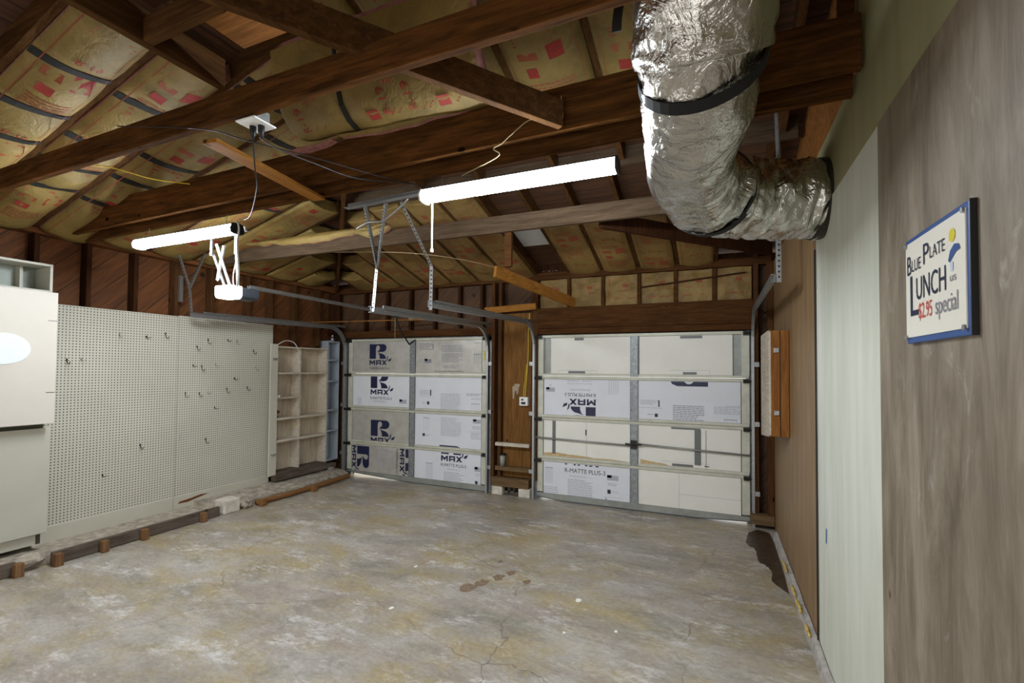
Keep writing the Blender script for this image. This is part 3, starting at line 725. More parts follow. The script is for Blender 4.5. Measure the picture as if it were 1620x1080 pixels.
# the open bay with the pale sheet
board('roof_patch', MB().add([(-2.17, 5.35, zf(5.35)+.13), (-1.76, 5.35, zf(5.35)+.13), (-1.76, 4.75, zf(4.75)+.13), (-2.17, 4.75, zf(4.75)+.13), (-2.17, 5.35, zf(5.35)+.142), (-1.76, 5.35, zf(5.35)+.142), (-1.76, 4.75, zf(4.75)+.142), (-2.17, 4.75, zf(4.75)+.142)],
      [(0, 1, 2, 3), (7, 6, 5, 4), (0, 4, 5, 1), (1, 5, 6, 2), (2, 6, 7, 3), (3, 7, 4, 0)]), plain('pale_sheet', S(214, 218, 220), .5), 'pale grey sheet showing in the uninsulated roof bay', 'sheet', bev=0)
# front slope upper bays
for i, (x0, x1, ya, yb, sg) in enumerate(((-2.69, -2.03, 2.5, 1.1, .05), (-2.03, -1.31, 3.4, 1.1, .05), (-1.31, -.72, 3.55, 1.1, .07), (-.72, -.15, 3.5, 1.1, .06), (-.15, .27, 3.5, 1.1, .05))):
    batt('F', x0, x1, ya, yb, [], 'wide yellow insulation batt high behind the near joists, %s from the left' % ORD[i], 'upper batts of the front slope', i+41, sg, rag0=.12)
# batt lying loose over the deep joist, its printed face sagging towards the viewer
def loose_batt():
    x0, x1 = -2.5, -1.12; nx, nv = 44, 12
    prof = [(2.30, 3.135), (2.24, 3.125), (2.16, 3.15), (2.09, 3.22), (2.04, 3.32), (2.01, 3.44), (1.99, 3.6)]
    def pos(u, v):
        t = min(max(v, 0), 1)*(len(prof)-1.001); k = int(t); f = t-k
        y = prof[k][0]*(1-f)+prof[k+1][0]*f; z = prof[k][1]*(1-f)+prof[k+1][1]*f
        x = x0+(x1-x0)*u; d = .02*noise.noise(Vector((x*3.5, v*3, 2)))+.03*math.sin(u*PI)-.05*math.exp(-((x+2.03)/.06)**2)
        return Vector((x, y+.02-d*.8, z+.06*(1-u)*(1-t/8)-d*.3+.03*noise.noise(Vector((x*4, 1, 7)))*(1-v)))
    mb = MB(); vs = [pos(i/nx, j/nv) for i in range(nx+1) for j in range(nv+1)]
    mb.add(vs, [(i*(nv+1)+j, i*(nv+1)+j+1, (i+1)*(nv+1)+j+1, (i+1)*(nv+1)+j) for i in range(nx) for j in range(nv)])
    b0 = len(mb.v); mb.add([p+Vector((0, .07, .09)) for p in vs], [(i*(nv+1)+j, (i+1)*(nv+1)+j, (i+1)*(nv+1)+j+1, i*(nv+1)+j+1) for i in range(nx) for j in range(nv)], 1)
    for i in range(nx):
        a, b_ = i*(nv+1), (i+1)*(nv+1); mb.f.append([a, b_, b0+b_, b0+a]); mb.m.append(1)
    for e in (0, nx):
        for j in range(nv):
            a = e*(nv+1)+j; mb.f.append([a, a+1, b0+a+1, b0+a]); mb.m.append(1)
    sh = rect(.02, .98, .16, .165, 3)+rect(.02, .98, .70, .705, 3)
    for u in (.46, .80): sh += rect(u, u+.055, .24, .36, 2)
    for u in (.08, .54, .66): sh += [([(a, b_) for a, b_ in p], 2) for p, m in xf(txt('R-19', 0, .26, 0, .04, 2), u+.04, .28, 1, 90)]
    for u in (.14, .19, .57, .60, .72, .75, .88):
        for k in range(3): sh += rect(u+.012*k, u+.012*k+.006, .25+.03*k, .58, 3)
    nr = Vector((0, -.004, -.004)); put(mb, sh, lambda a, b_: pos(a, b_)+nr)
    o = mb.build('insulation_batt', [KRAFT, PINK, KPRINT, KLINE]); tag(o, 'loose yellow insulation batt lying over the deep joist under slanting timber', 'insulation')
    for p in o.data.polygons:
        if p.material_index < 2: p.use_smooth = True
    m2 = MB(); vs = []
    for k in range(13):
        for a in (-.016, .016): vs.append(pos((-2.03+a+.05*(k/12-.5)-x0)/(x1-x0), -.02+k/12*1.0)+Vector((0, -.008, -.008)))
    vs += [p+Vector((0, .003, .003)) for p in vs]
    m2.add(vs, [(2*k, 2*k+1, 2*k+3, 2*k+2) for k in range(12)]+[(26+2*k, 26+2*k+2, 26+2*k+3, 26+2*k+1) for k in range(12)]+[(2*k, 2*k+2, 28+2*k, 26+2*k) for k in range(12)]+[(2*k+1, 27+2*k, 29+2*k, 2*k+3) for k in range(12)])
    tag(m2.build('insulation_strap', STRAPM), 'broad black strap around the loose batt over deep joist', 'strap')
loose_batt()
# torn insulation lying over the deep joist and scraps over the grey joist
def scrap(x0, x1, y, z0, z1, seed, label, mat=KRAFT):
    mb = MB(); n = 26; vs = []
    for i in range(n+1):
        t = i/n; x = x0+(x1-x0)*t
        a = .5+.5*noise.noise(Vector((x*5, seed, 0))); b_ = .5+.5*noise.noise(Vector((x*7, seed, 9)))
        env = math.sin(PI*min(max(t, .03), .97))**.5
        zt = z1; zb = z1-(z1-z0)*env*(.35+.65*a)
        for k in range(5):
            q = k/4; vs.append((x, y-.035*math.sin(PI*q)-.03*b_*q+.01*noise.noise(Vector((x*9, q*3, seed))), zt+(zb-zt)*q))
    mb.add(vs, [(i*5+k, i*5+k+1, i*5+k+6, i*5+k+5) for i in range(n) for k in range(4)])
    nb = len(mb.v); mb.add([Vector(p)+Vector((0, .03, .004)) for p in vs], [(i*5+k, i*5+k+5, i*5+k+6, i*5+k+1) for i in range(n) for k in range(4)], 1)
    tag(mb.build('torn_insulation', [mat, PINK], smooth=True), label, 'insulation')
scrap(-2.2, -1.2, 2.312, 3.11, 3.165, 3, 'torn yellow insulation hanging over the deep dark joist')
scrap(-2.7, -2.25, 2.312, 3.10, 3.15, 8, 'pink fibreglass scrap on the deep joist beside the strap', PINK)
scrap(-4.9, -2.95, 3.72, 2.96, 3.10, 12, 'torn paper insulation flap drooping over the grey-brown joist')
scrap(-3.35, -2.9, 3.715, 2.93, 3.08, 15, 'small folded paper flap hanging on the grey-brown joist')

# ------------------------------------------------------------------ garage doors
HT = 2.13; SH = HT/4
def garage_door(num, x0, x1, xc, lift, label, boards, lab_low):
    d = thing('door_%d' % num, ((x0+x1)/2, W, 0), label, 'garage door', kind='structure')
    for s in range(4):
        z1 = HT-SH*s; z0 = z1-SH+.003
        if s == 3: z0 = .07
        sec = MB()
        def bx(a, b_, y0, y1, c, e, m=0):
            # bottom rail follows the lifted corner
            sec.box(a, b_, y0, y1, c, e, m)
        bx(x0+.02, x1-.02, W+.035, W+.05, z0, z1, 1)           # skin
        bx(x0+.01, x1-.01, W-.005, W+.035, z1-.035, z1-.002); bx(x0+.01, x1-.01, W-.012, W-.005, z1-.018, z1-.004)
        if s < 3: bx(x0+.01, x1-.01, W-.005, W+.035, z0, z0+.03)
        bx(x0+.005, x0+.085, W-.004, W+.035, max(z0, .055)+.031, z1-.036); bx(x1-.085, x1-.005, W-.004, W+.035, max(z0, .055)+.031, z1-.036)
        so = sec.build('door_section', [DOORP, DOORG], d, bevel=.002)
        MB().box(xc-.045, xc+.045, W-.010, W-.003, max(z0, .086), z1-.036).box(xc-.045, xc-.038, W-.018, W-.010, max(z0, .086), z1-.036).box(xc+.038, xc+.045, W-.018, W-.010, max(z0, .086), z1-.036).build('centre_stile', STEELM, so)
        for side in (0, 1):
            spec = boards[(s, side)]
            bx0, bx1 = spec.get('x', ((x0+.095, xc-.05) if side == 0 else (xc+.05, x1-.095)))
            bz0, bz1 = spec.get('z', (z0+.032 if s < 3 else .087, z1-.04))
            mb = MB().box(bx0, bx1, W+.002, W+.033, bz0, bz1)
            mats = [spec['mat'], NAVY, GREYP, DGREYP, BLACKP, TAPE, REDP, FOAMEDGE, spec['mat']]
            sh = clip(spec.get('sh', []), bx0+.004, bx1-.004, bz0+.004, bz1-.004)
            lay = {}
            for p, m in sh:
                put(mb, [(p, m)], lambda a, b_, m=m: (a, W-.0005-.0004*(m == 5)-.0002*(m == 6), b_))
            mb.build('insulation_board', mats, so)
        for x in (x0, x1):
            sg = 1 if x == x0 else -1
            r_ = MB().box(x+sg*.0, x+sg*.07, W-.035, W-.012, z1-.05, z1-.005).tube([(x-sg*.035, W-.035, z1-.028), (x+sg*.06, W-.035, z1-.028)], .006, 8).tube([(x-sg*.03, W-.035, z1-.028), (x-sg*.018, W-.035, z1-.028)], .022, 12)
            r_.build('roller_bracket', BLKH, d)
    MB().prism([(x, z+.012) for x, z in lift]+[(lift[-1][0], .085), (lift[0][0], .085)], 1, W-.006, W+.05).build('bottom_rail', DOORG, d)
    MB().prism([(x, z) for x, z in lift]+[(x, z+.0125) for x, z in lift[::-1]], 1, W+.0, W+.04).build('bottom_seal', RUBBER, d)
    return d
NV, G1, G2, BK, TP = 1, 2, 3, 4, 5
TH, RM = 'THERMASHEATH-3', 'R-MATTE PLUS-3'
bl = {
 (0, 0): dict(mat=FOILB, sh=xf(emblem(NV, TH, BK, BK), -4.93, 1.825, .225)),
 (1, 0): dict(mat=MATTE, sh=xf(emblem(NV, RM, BK), -4.9, 1.375, .232)+flag(-4.36, 1.155, .13, .06, G1, G2)+textblock(-4.84, -4.60, 1.155, 1.19, G1, 2, 3)+textblock(-5.15, -5.07, 1.11, 1.23, G1, 6, 4)),
 (2, 0): dict(mat=FOILB, sh=xf(emblem(NV, TH, BK), -4.885, .645, .245)),
 (3, 0): dict(mat=FOILB, sh=xf(emblem(NV), -5.145, .475, .235, 270)+xf(emblem(NV, TH, BK), -4.235, .485, .235, 270)+columns(-4.78, -4.46, .16, .43, G1, 12)),
 (0, 1): dict(mat=FOILB, sh=textblock(-4.01, -3.79, 1.95, 2.05, G2, 5, 5)+rect(-3.785, -3.77, 1.96, 2.04, G2)+textblock(-3.63, -3.29, 1.92, 2.02, G2, 6, 6)+textblock(-3.63, -3.29, 1.77, 1.90, G2, 7, 7)+flag(-3.92, 1.765, .115, .055, G2, BK)
     + textblock(-3.6, -3.35, 1.68, 1.73, G2, 2, 8)+xf(txt(TH, 0, .49, 0, .045, BK), -3.25, 1.655, 1, 180)+textblock(-3.1, -2.95, 2.03, 2.05, G2, 1, 8)+columns(-3.1, -3.0, 1.75, 1.88, G2, 4)),
 (1, 1): dict(mat=MATTE, sh=textblock(-4.0, -3.83, 1.29, 1.37, G1, 5, 9)+rect(-3.82, -3.80, 1.29, 1.375, BK)+rect(-4.02, -3.76, 1.27, 1.273, G1)+textblock(-3.95, -3.89, 1.17, 1.19, G1, 2, 1)+rect(-3.87, -3.83, 1.16, 1.205, BK)
     + textblock(-3.64, -3.32, 1.1, 1.33, G1, 11, 10)+textblock(-3.22, -2.98, 1.30, 1.34, G2, 2, 11)+textblock(-3.14, -2.98, 1.25, 1.28, G1, 2, 12)+columns(-3.13, -3.02, 1.11, 1.19, G1, 4)),
 (2, 1): dict(mat=MATTE, sh=columns(-3.92, -3.84, .78, .96, G1, 3)+rect(-3.94, -3.90, .70, .74, BK)+textblock(-3.89, -3.81, .70, .73, G1, 2, 2)+textblock(-3.63, -3.3, .72, .99, G1, 13, 13)+flag(-3.11, .925, .13, .055, G1, G2)
     + textblock(-3.12, -2.99, .84, .89, G1, 3, 5)+textblock(-3.14, -2.98, .70, .80, G1, 5, 6)+rect(-3.17, -2.96, .81, .813, G1)+poly([(-3.65, .545), (-3.65, .59), (-3.36, .59), (-3.29, .565), (-3.29, .545)], NV)),
 (3, 1): dict(mat=MATTE, sh=xf(emblem(NV, RM, BK), -3.62, .468, .235)+textblock(-3.52, -3.3, .245, .27, G1, 2, 1)+columns(-3.87, -3.77, .09, .31, G1, 6)+textblock(-3.57, -3.25, .02, .22, G1, 9, 14)+flag(-3.08, .265, .13, .06, G1, G2)
     + textblock(-3.06, -2.98, .2, .24, G1, 2, 3)+rect(-3.07, -3.03, .09, .135, BK)+textblock(-3.02, -2.96, .10, .12, G1, 2, 2)),
}
garage_door(1, -5.345, -2.889, -4.125, [(-5.34, .058), (-4.25, .004), (-4.1, .001), (-2.9, .001)], 'left garage door lined with printed foil and white insulation boards', bl, '')
br = {
 (0, 0): dict(mat=CREAMF, x=(-1.975, -.955), sh=rect(-1.66, -1.54, 2.055, 2.1, TP)+rect(-1.74, -1.52, 1.63, 1.665, TP)+rect(-1.87, -1.37, 1.672, 1.675, G1)+rect(-1.87, -1.867, 1.63, 1.675, G1)+rect(-1.373, -1.37, 1.63, 1.675, G1)),
 (0, 1): dict(mat=CREAMF, x=(-.85, .165), sh=rect(-.39, -.15, 2.055, 2.1, TP)+rect(-.36, -.21, 1.63, 1.665, TP)+rect(-.5, -.07, 1.683, 1.686, G1)+rect(-.073, -.07, 1.62, 1.683, G1)),
 (1, 0): dict(mat=MATTE, sh=xf(emblem(NV, RM, BK), -1.385, 1.215, .232, 180)+flag(-2.04, 1.395, .12, .055, G1, G2)+textblock(-2.0, -1.95, 1.47, 1.49, G1, 1, 1)+columns(-1.22, -1.11, 1.38, 1.56, G1, 5)
     + textblock(-1.76, -1.6, 1.53, 1.55, G1, 2, 2)+textblock(-1.56, -1.43, 1.53, 1.55, G1, 2, 3)+textblock(-1.75, -1.41, 1.495, 1.51, G1, 1, 4)+textblock(-1.72, -1.45, 1.415, 1.44, G1, 2, 4)),
 (1, 1): dict(mat=MATTE, sh=poly([(-.09, 1.58), (-.09, 1.50), (-.42, 1.50), (-.48, 1.525), (-.50, 1.56), (-.50, 1.58), (-.35, 1.58), (-.34, 1.545), (-.31, 1.525), (-.28, 1.525), (-.25, 1.545), (-.24, 1.58)], NV)
     + textblock(-.84, -.64, 1.27, 1.33, G1, 4, 5)+rect(-.635, -.62, 1.25, 1.33, BK)+rect(-.86, -.59, 1.235, 1.238, G2)+textblock(-.76, -.69, 1.15, 1.165, G2, 1, 2)+rect(-.675, -.64, 1.13, 1.17, BK)
     + textblock(-.47, -.13, 1.08, 1.28, G2, 10, 6)+textblock(-.03, .25, 1.19, 1.28, G1, 5, 7)+rect(.1, .25, 1.285, 1.288, G2)+columns(.08, .2, 1.09, 1.13, G1, 5)),
 (2, 0): dict(mat=CREAMF, sh=rect(-1.95, -1.905, .60, 1.03, TP)+rect(-1.50, -1.497, .56, 1.03, G2)+rect(-1.515, -1.50, .86, .93, BK)
     + poly([(-2.06, .57), (-2.06, .605), (-1.9, .62), (-1.75, .605), (-1.6, .60), (-1.4, .585), (-1.2, .585), (-1.0, .575), (-1.0, .565)], 7)),
 (2, 1): dict(mat=CREAMF, sh=rect(-.49, -.17, 1.0, 1.035, TP)+rect(-.235, -.165, .60, 1.0, TP)+rect(-.115, -.11, .56, 1.0, BK)+rect(-.48, -.25, .563, .60, TP)+rect(-.6, -.08, .618, .621, G1)+rect(-.13, -.08, .59, .60, BK)
     + poly([(-.84, .565), (-.84, .62), (-.7, .60), (-.55, .585), (-.5, .565)], 7)),
 (3, 0): dict(mat=MATTE, sh=xf(emblem(NV, RM, BK), -1.78, .60, .30)+textblock(-1.72, -1.42, .325, .345, G1, 2, 1)+columns(-2.04, -1.95, .22, .41, G1, 6)+textblock(-1.74, -1.42, .06, .3, G1, 11, 8)+flag(-1.24, .33, .14, .06, G1, G2)
     + textblock(-1.23, -1.12, .26, .30, G1, 2, 2)+rect(-1.235, -1.195, .165, .215, BK)+textblock(-1.18, -1.1, .18, .2, G1, 2, 3)+rect(-1.29, -1.05, .12, .123, G1)+rect(-1.26, -1.245, .07, .11, G2)+textblock(-2.08, -1.87, .07, .18, G1, 5, 9)),
 (3, 1): dict(mat=CREAMF, sh=rect(-.402, -.399, .06, .49, G1)+rect(-.40, .24, .25, .253, G1)),
}
d2 = garage_door(2, -2.162, .339, -.915, [(-2.16, .03), (-1.83, .004), (-1.7, .001), (-.4, .001), (-.2, .002), (.33, .03)], 'right garage door lined with plain cream and printed white boards', br, '')
lk = MB().tube([(-2.17, W-.03, .80), (-.96, W-.03, .775)], .011, 8).tube([(-.87, W-.03, .80), (.37, W-.03, .755)], .011, 8)
lk.build('lock_bar', DOORG, d2, smooth=True)
lh = MB().box(-.95, -.88, W-.045, W-.018, .74, .84).tube([(-.915, W-.05, .79), (-1.01, W-.06, .80)], .01, 8).tube([(-.915, W-.05, .79), (-.82, W-.06, .80)], .01, 8); lh.build('lock_hub', BLKH, d2)

# tracks
def track(x, sg, zh, yend, label, hang, zend=None):
    t = thing('door_track', (x, W-.04, 0), label, 'door track', 'galvanised door tracks')
    zend = zh if zend is None else zend
    yv = W-.05; r = .33
    pts = [(x, yv, .0), (x, yv, zh-r)]+[(x, yv-r*(1-math.cos(a)), zh-r+r*math.sin(a)) for a in [PI/2*k/8 for k in range(1, 9)]]+[(x, yend, zend)]
    # C-section: web plus two lips
    mb = MB()
    for i in range(len(pts)-1):
        p, q = Vector(pts[i]), Vector(pts[i+1]); d = (q-p).normalized(); n = d.cross(Vector((1, 0, 0))).normalized()
        mb.bar(p, q, .003, .052, n)
        for s_ in (-1, 1):
            off = n*.026*s_; mb.bar(p+off+Vector((sg*.012, 0, 0)), q+off+Vector((sg*.012, 0, 0)), .026, .003, n)
    mb.build('rail', STEEL, t)
    for z in (.35, 1.1, 1.75):
        MB().box(x-sg*.055, x-sg*.003, W-.065, W-.02, z-.02, z+.03).box(x-sg*.055, x-sg*.05, W-.065, W+.0, z-.02, z+.03).build('wall_bracket', STEEL, t)
    for k, (p, q) in enumerate(hang):
        m_ = MB().angle(p, q, .03, (0, 1, 0))
        P, Q = Vector(p), Vector(q); n = int((Q-P).length/.035)
        for j in range(1, n):
            c = P+(Q-P)*j/n; m_.box(c.x-.006, c.x+.006, c.y-.0035, c.y-.0025, c.z-.006, c.z+.006, 1); m_.box(c.x-.003, c.x+.003, c.y-.006, c.y+.006, c.z-.006, c.z+.006, 1)
        m_.build('hanger_strap', [STEEL, BLKH], t)
    MB().bar((x-sg*.02, yend+.15, zend+.035), (x-sg*.02, W-.02, zh+.035), .035, .004, (1, 0, 0)).build('back_angle', STEEL, t)
    return t
track(-5.385, 1, 2.30, 3.40, 'track on far left side of left garage door, hung near the pegboard', [((-5.40, 3.41, 2.25), (-5.40, 3.38, 2.56)), ((-5.40, 3.38, 2.56), (-5.40, 3.26, 2.90)), ((-5.40, 3.38, 2.56), (-5.40, 3.56, 3.03))], 2.26)
track(-2.85, -1, 2.26, 3.37, 'track on right side of left garage door, left of two central tracks', [((-2.83, 3.38, 2.19), (-2.82, 3.41, 2.58)), ((-2.82, 3.41, 2.58), (-2.44, 2.80, 2.885)), ((-2.83, 3.41, 2.58), (-2.25, 2.80, 2.885))], 2.21)
track(-2.20, 1, 2.28, 3.31, 'track on left side of right garage door, right of two central tracks', [((-2.18, 3.32, 2.17), (-2.17, 3.31, 2.53)), ((-2.17, 3.31, 2.53), (-2.1, 2.80, 2.885))], 2.22)
track(.375, -1, 2.33, 3.72, 'track on far right side of right garage door', [((.40, 3.73, 2.30), (.40, 3.73, 2.86))], 2.33)
tag(MB().bar((-2.62, 2.80, 2.91), (-1.80, 2.80, 2.93), .045, .004).bar((-2.62, 2.822, 2.93), (-1.80, 2.822, 2.95), .004, .045).build('angle_iron', STEEL), 'galvanised angle iron bar carrying the central track hangers', 'bracket')
tag(MB().box(-2.93, -2.91, W-.06, W-.055, 1.80, 1.93).build('warning_sticker', YELLOW), 'yellow warning sticker on right edge of left garage door', 'sticker')

# ------------------------------------------------------------------ opener
XO = -4.10
op = thing('garage_door_opener', (XO, 3.0, 2.3), 'ceiling hung garage door opener with lit white lens', 'garage door opener')
def rbox(x0, x1, y0, y1, z0, z1, r=.04):
    pl = []
    for cx, cz, a0 in ((x1-r, z1-.012, 0), (x0+r, z1-.012, 1), (x0+r, z0+r, 2), (x1-r, z0+r, 3)):
        rr = .012 if cz > (z0+z1)/2 else r
        if rr < r: cx = x1-rr if a0 == 0 else x0+rr
        for k in range(5):
            a = PI/2*(a0+k/4); pl.append((cx+rr*math.cos(a), cz+rr*math.sin(a)))
    return MB().prism(pl, 1, y0, y1)
rbox(-4.225, -4.02, 2.99, 3.17, 2.315, 2.42).build('motor_housing', plain('dark_grey_housing', S(58, 62, 70), .5), op)
rbox(-4.23, -4.015, 2.88, 2.989, 2.31, 2.425).build('light_lens', LENS, op)
rl = MB().angle((XO, 3.12, 2.435), (XO, W-.1, 2.425), .028, (0, 0, 1)).bar((XO-.02, 3.12, 2.445), (XO-.02, W-.1, 2.435), .006, .03); rl.build('rail', STEEL, op)
for p, q in (((-4.21, 2.96, 2.42), (-4.24, 2.86, 2.72)), ((-4.10, 2.93, 2.42), (-4.17, 2.84, 2.80)), ((-4.24, 2.90, 2.48), (-4.10, 2.86, 2.78)), ((-4.035, 2.96, 2.42), (-4.04, 2.94, 2.74)), ((-4.24, 2.84, 2.70), (-4.24, 2.84, 2.885)), ((-4.04, 2.93, 2.72), (-4.04, 2.93, 2.885))):
    MB().angle(p, q, .03, (0, 1, 0)).build('hanger_strap', STEEL, op)
MB().angle((-4.35, 2.86, 2.90), (-3.85, 2.9, 2.90), .035, (0, 0, 1)).build('cross_angle', STEEL, op)
MB().tube([(XO, 5.35, 2.41), (XO, 5.50, 2.20), (XO, 5.70, 2.03)], .011, 8).tube([(XO, 5.70, 2.03), (XO+.03, W-.03, 2.1)], .011, 8).build('door_arm', BLKH, op)
MB().box(XO-.03, XO+.03, 5.30, 5.42, 2.395, 2.42).build('trolley', BLKH, op, bevel=.004)
MB().box(XO-.04, XO+.04, W-.1, W-.03, 2.38, 2.46).build('header_bracket', STEEL, op)
MB().tube(wavy([(-4.03, 2.95, 2.425), (-3.95, 2.90, 2.50), (-3.97, 2.9, 2.6), (-3.95, 2.88, 2.72)]), .004, 6).tube(wavy([(-4.05, 2.93, 2.425), (-3.99, 2.88, 2.47), (-3.95, 2.86, 2.55), (-3.93, 2.88, 2.7)]), .004, 6).build('wires', WHITEP, op, smooth=True)
tag(MB().tube([(-4.09, 5.35, 2.39), (-4.10, 5.36, 2.05)], .0025, 5).build('release_cord', TWINE), 'thin pull cord hanging from opener trolley', 'cord')

# ------------------------------------------------------------------ shop lights
def shop_light(x0, x1, y, z, label, zc):
    t = thing('shop_light', ((x0+x1)/2, y, z), label, 'shop light', 'lit shop lights under the joist')
    MB().prism([(y-.055, z+.047), (y+.055, z+.047), (y+.03, z+.065), (y-.03, z+.065)], 0, x0-.01, x1+.01).build('housing', BLACK, t)
    pr = [(y-.036, z+.046)]+[(y-.05*math.cos(a), z+.018-.034*math.sin(a)) for a in [PI*k/8 for k in range(9)]]+[(y+.036, z+.046)]
    MB().prism(pr, 0, x0, x1).build('diffuser', TUBE, t)
    for x in (x0-.012, x1+.002): MB().prism([(y-.058, z+.022), (y-.05, z-.012), (y-.02, z-.02), (y+.02, z-.02), (y+.05, z-.012), (y+.058, z+.022), (y+.04, z+.062), (y-.04, z+.062)], 0, x, x+.012).build('end_cap', BLACK if x > x0 else WHITEP, t)
    for x in (x0+.12, x1-.12):
        MB().tube([(x, y, z+.06), (x, y+.01, zc)], .0022, 5).build('hanging_wire', STEEL, t)
    return t
shop_light(-4.60, -3.37, 2.45, 2.715, 'lit white strip shop light on the left, above the opener', 2.868)
shop_light(-1.66, -.478, 2.45, 2.725, 'lit white strip shop light right of centre, by the foil duct', 2.868)
c = thing('light_pull_chain', (-1.60, 2.44, 2.40), 'white pull cord hanging from left end of central shop light', 'cord')
MB().tube([(-1.60, 2.44, 2.70), (-1.60, 2.44, 2.415)], .006, 6).build('cord', WHITEP, c); MB().tube([(-1.60, 2.44, 2.415), (-1.60, 2.44, 2.395)], .011, 8).build('knob', WHITEP, c)
c = thing('light_power_cord', (-3.32, 2.44, 2.28), 'white power cord dropping past right end of left shop light', 'cord')
MB().tube(wavy([(-3.345, 2.44, 2.79), (-3.315, 2.43, 2.72), (-3.33, 2.43, 2.62), (-3.32, 2.44, 2.40), (-3.335, 2.44, 2.29)]), .007, 6).build('cord', WHITEP, c, smooth=True)

# ceiling outlet plate with plugs and cords
oc = thing('ceiling_outlet', (-2.06, 1.60, 2.86), 'white square outlet plate under the near joist with two black plugs', 'outlet')
MB().box(-2.125, -1.995, 1.525, 1.65, 2.862, 2.870).build('cover_plate', WHITEP, oc, bevel=.003)
MB().box(-2.10, -2.02, 1.556, 1.63, 2.871, 2.93).build('junction_box', STEEL, oc)
for x, y in ((-2.085, 1.59), (-2.04, 1.60)):
    tag(MB().tube([(x, y, 2.861), (x, y, 2.835), (x, y, 2.80)], [.016, .015, .007], 10).build('plug', BLACK, smooth=True), 'black plug in ceiling outlet plate, %s one' % ('left' if x < -2.06 else 'right'), 'plug')
tag(MB().tube(wavy([(-2.085, 1.59, 2.80), (-2.18, 1.68, 2.70), (-2.32, 1.80, 2.66), (-2.9, 2.2, 2.70), (-3.33, 2.44, 2.80)]), .0035, 6).build('extension_cord', BLACK, smooth=True), 'black cord from left plug towards the left shop light', 'cord')
tag(MB().tube(wavy([(-2.04, 1.60, 2.80), (-2.02, 1.70, 2.78), (-2.0, 1.9, 2.79), (-1.98, 2.2, 2.82), (-1.75, 2.44, 2.84), (-1.66, 2.45, 2.79)]), .0035, 6).build('extension_cord', BLACK, smooth=True), 'black cord from right plug towards the central shop light', 'cord')
tag(MB().tube(wavy([(-2.95, 1.45, 2.97), (-2.35, 1.52, 2.868), (-2.2, 1.65, 2.84), (-2.05, 1.95, 2.85), (-1.9, 2.3, 2.86), (-1.7, 2.55, 2.85)]), .0028, 6).build('thin_wire', BLACK, smooth=True), 'thin dark wire crossing under the near joists', 'wire')
tag(MB().tube(wavy([(-.735, 2.31, 3.1), (-.74, 2.315, 2.97), (-.90, 2.325, 3.02), (-1.02, 2.325, 2.96), (-1.08, 2.325, 2.92), (-1.13, 2.325, 2.90), (-1.10, 2.32, 2.85), (-1.4, 2.45, 2.84)]), .003, 6).build('twine', TWINE, smooth=True), 'loose pale string looping down face of deep joist', 'string')
tag(MB().tube(wavy([(-2.6, 2.9, 2.78), (-2.45, 2.86, 2.80), (-2.3, 2.84, 2.79), (-2.15, 2.82, 2.85), (-2.05, 2.81, 2.91)]), .008, 8).build('wire_loop', STEEL, smooth=True), 'silver flexible wire looped by central track hangers', 'wire')
tag(MB().tube(wavy([(-4.95, 2.1, 3.10), (-4.6, 1.9, 3.18), (-4.25, 2.0, 3.19), (-4.0, 2.2, 3.13), (-3.7, 2.30, 3.08)]), .004, 6).build('electric_cable', YCABLE, smooth=True), 'yellow cable trailing under the left insulation batts', 'cable')
tag(MB().tube(wavy([(-4.3, 3.9, 2.98), (-3.0, 4.2, 2.92), (-2.45, 5.0, 2.9), (-2.25, 5.7, 2.82)]), .004, 6).build('electric_cable', TWINE, smooth=True), 'pale cable draped below front slope beside open bay', 'cable')
for i, (p, q) in enumerate((((-5.45, 5.16, 2.345), (-3.75, 5.62, 2.37)), ((-5.3, 5.34, 2.36), (-3.3, 5.70, 2.385)))):
    tag(MB().bar(p, q, .025, .008).build('lath_strip', PINE_X), 'thin pine lath resting on tracks over left door, %s one' % ('lower', 'upper')[i], 'strip')
MBs = MB().bar((.93-.64, 1.8, 3.15), (.27, 1.9, 2.9), .03, .004)

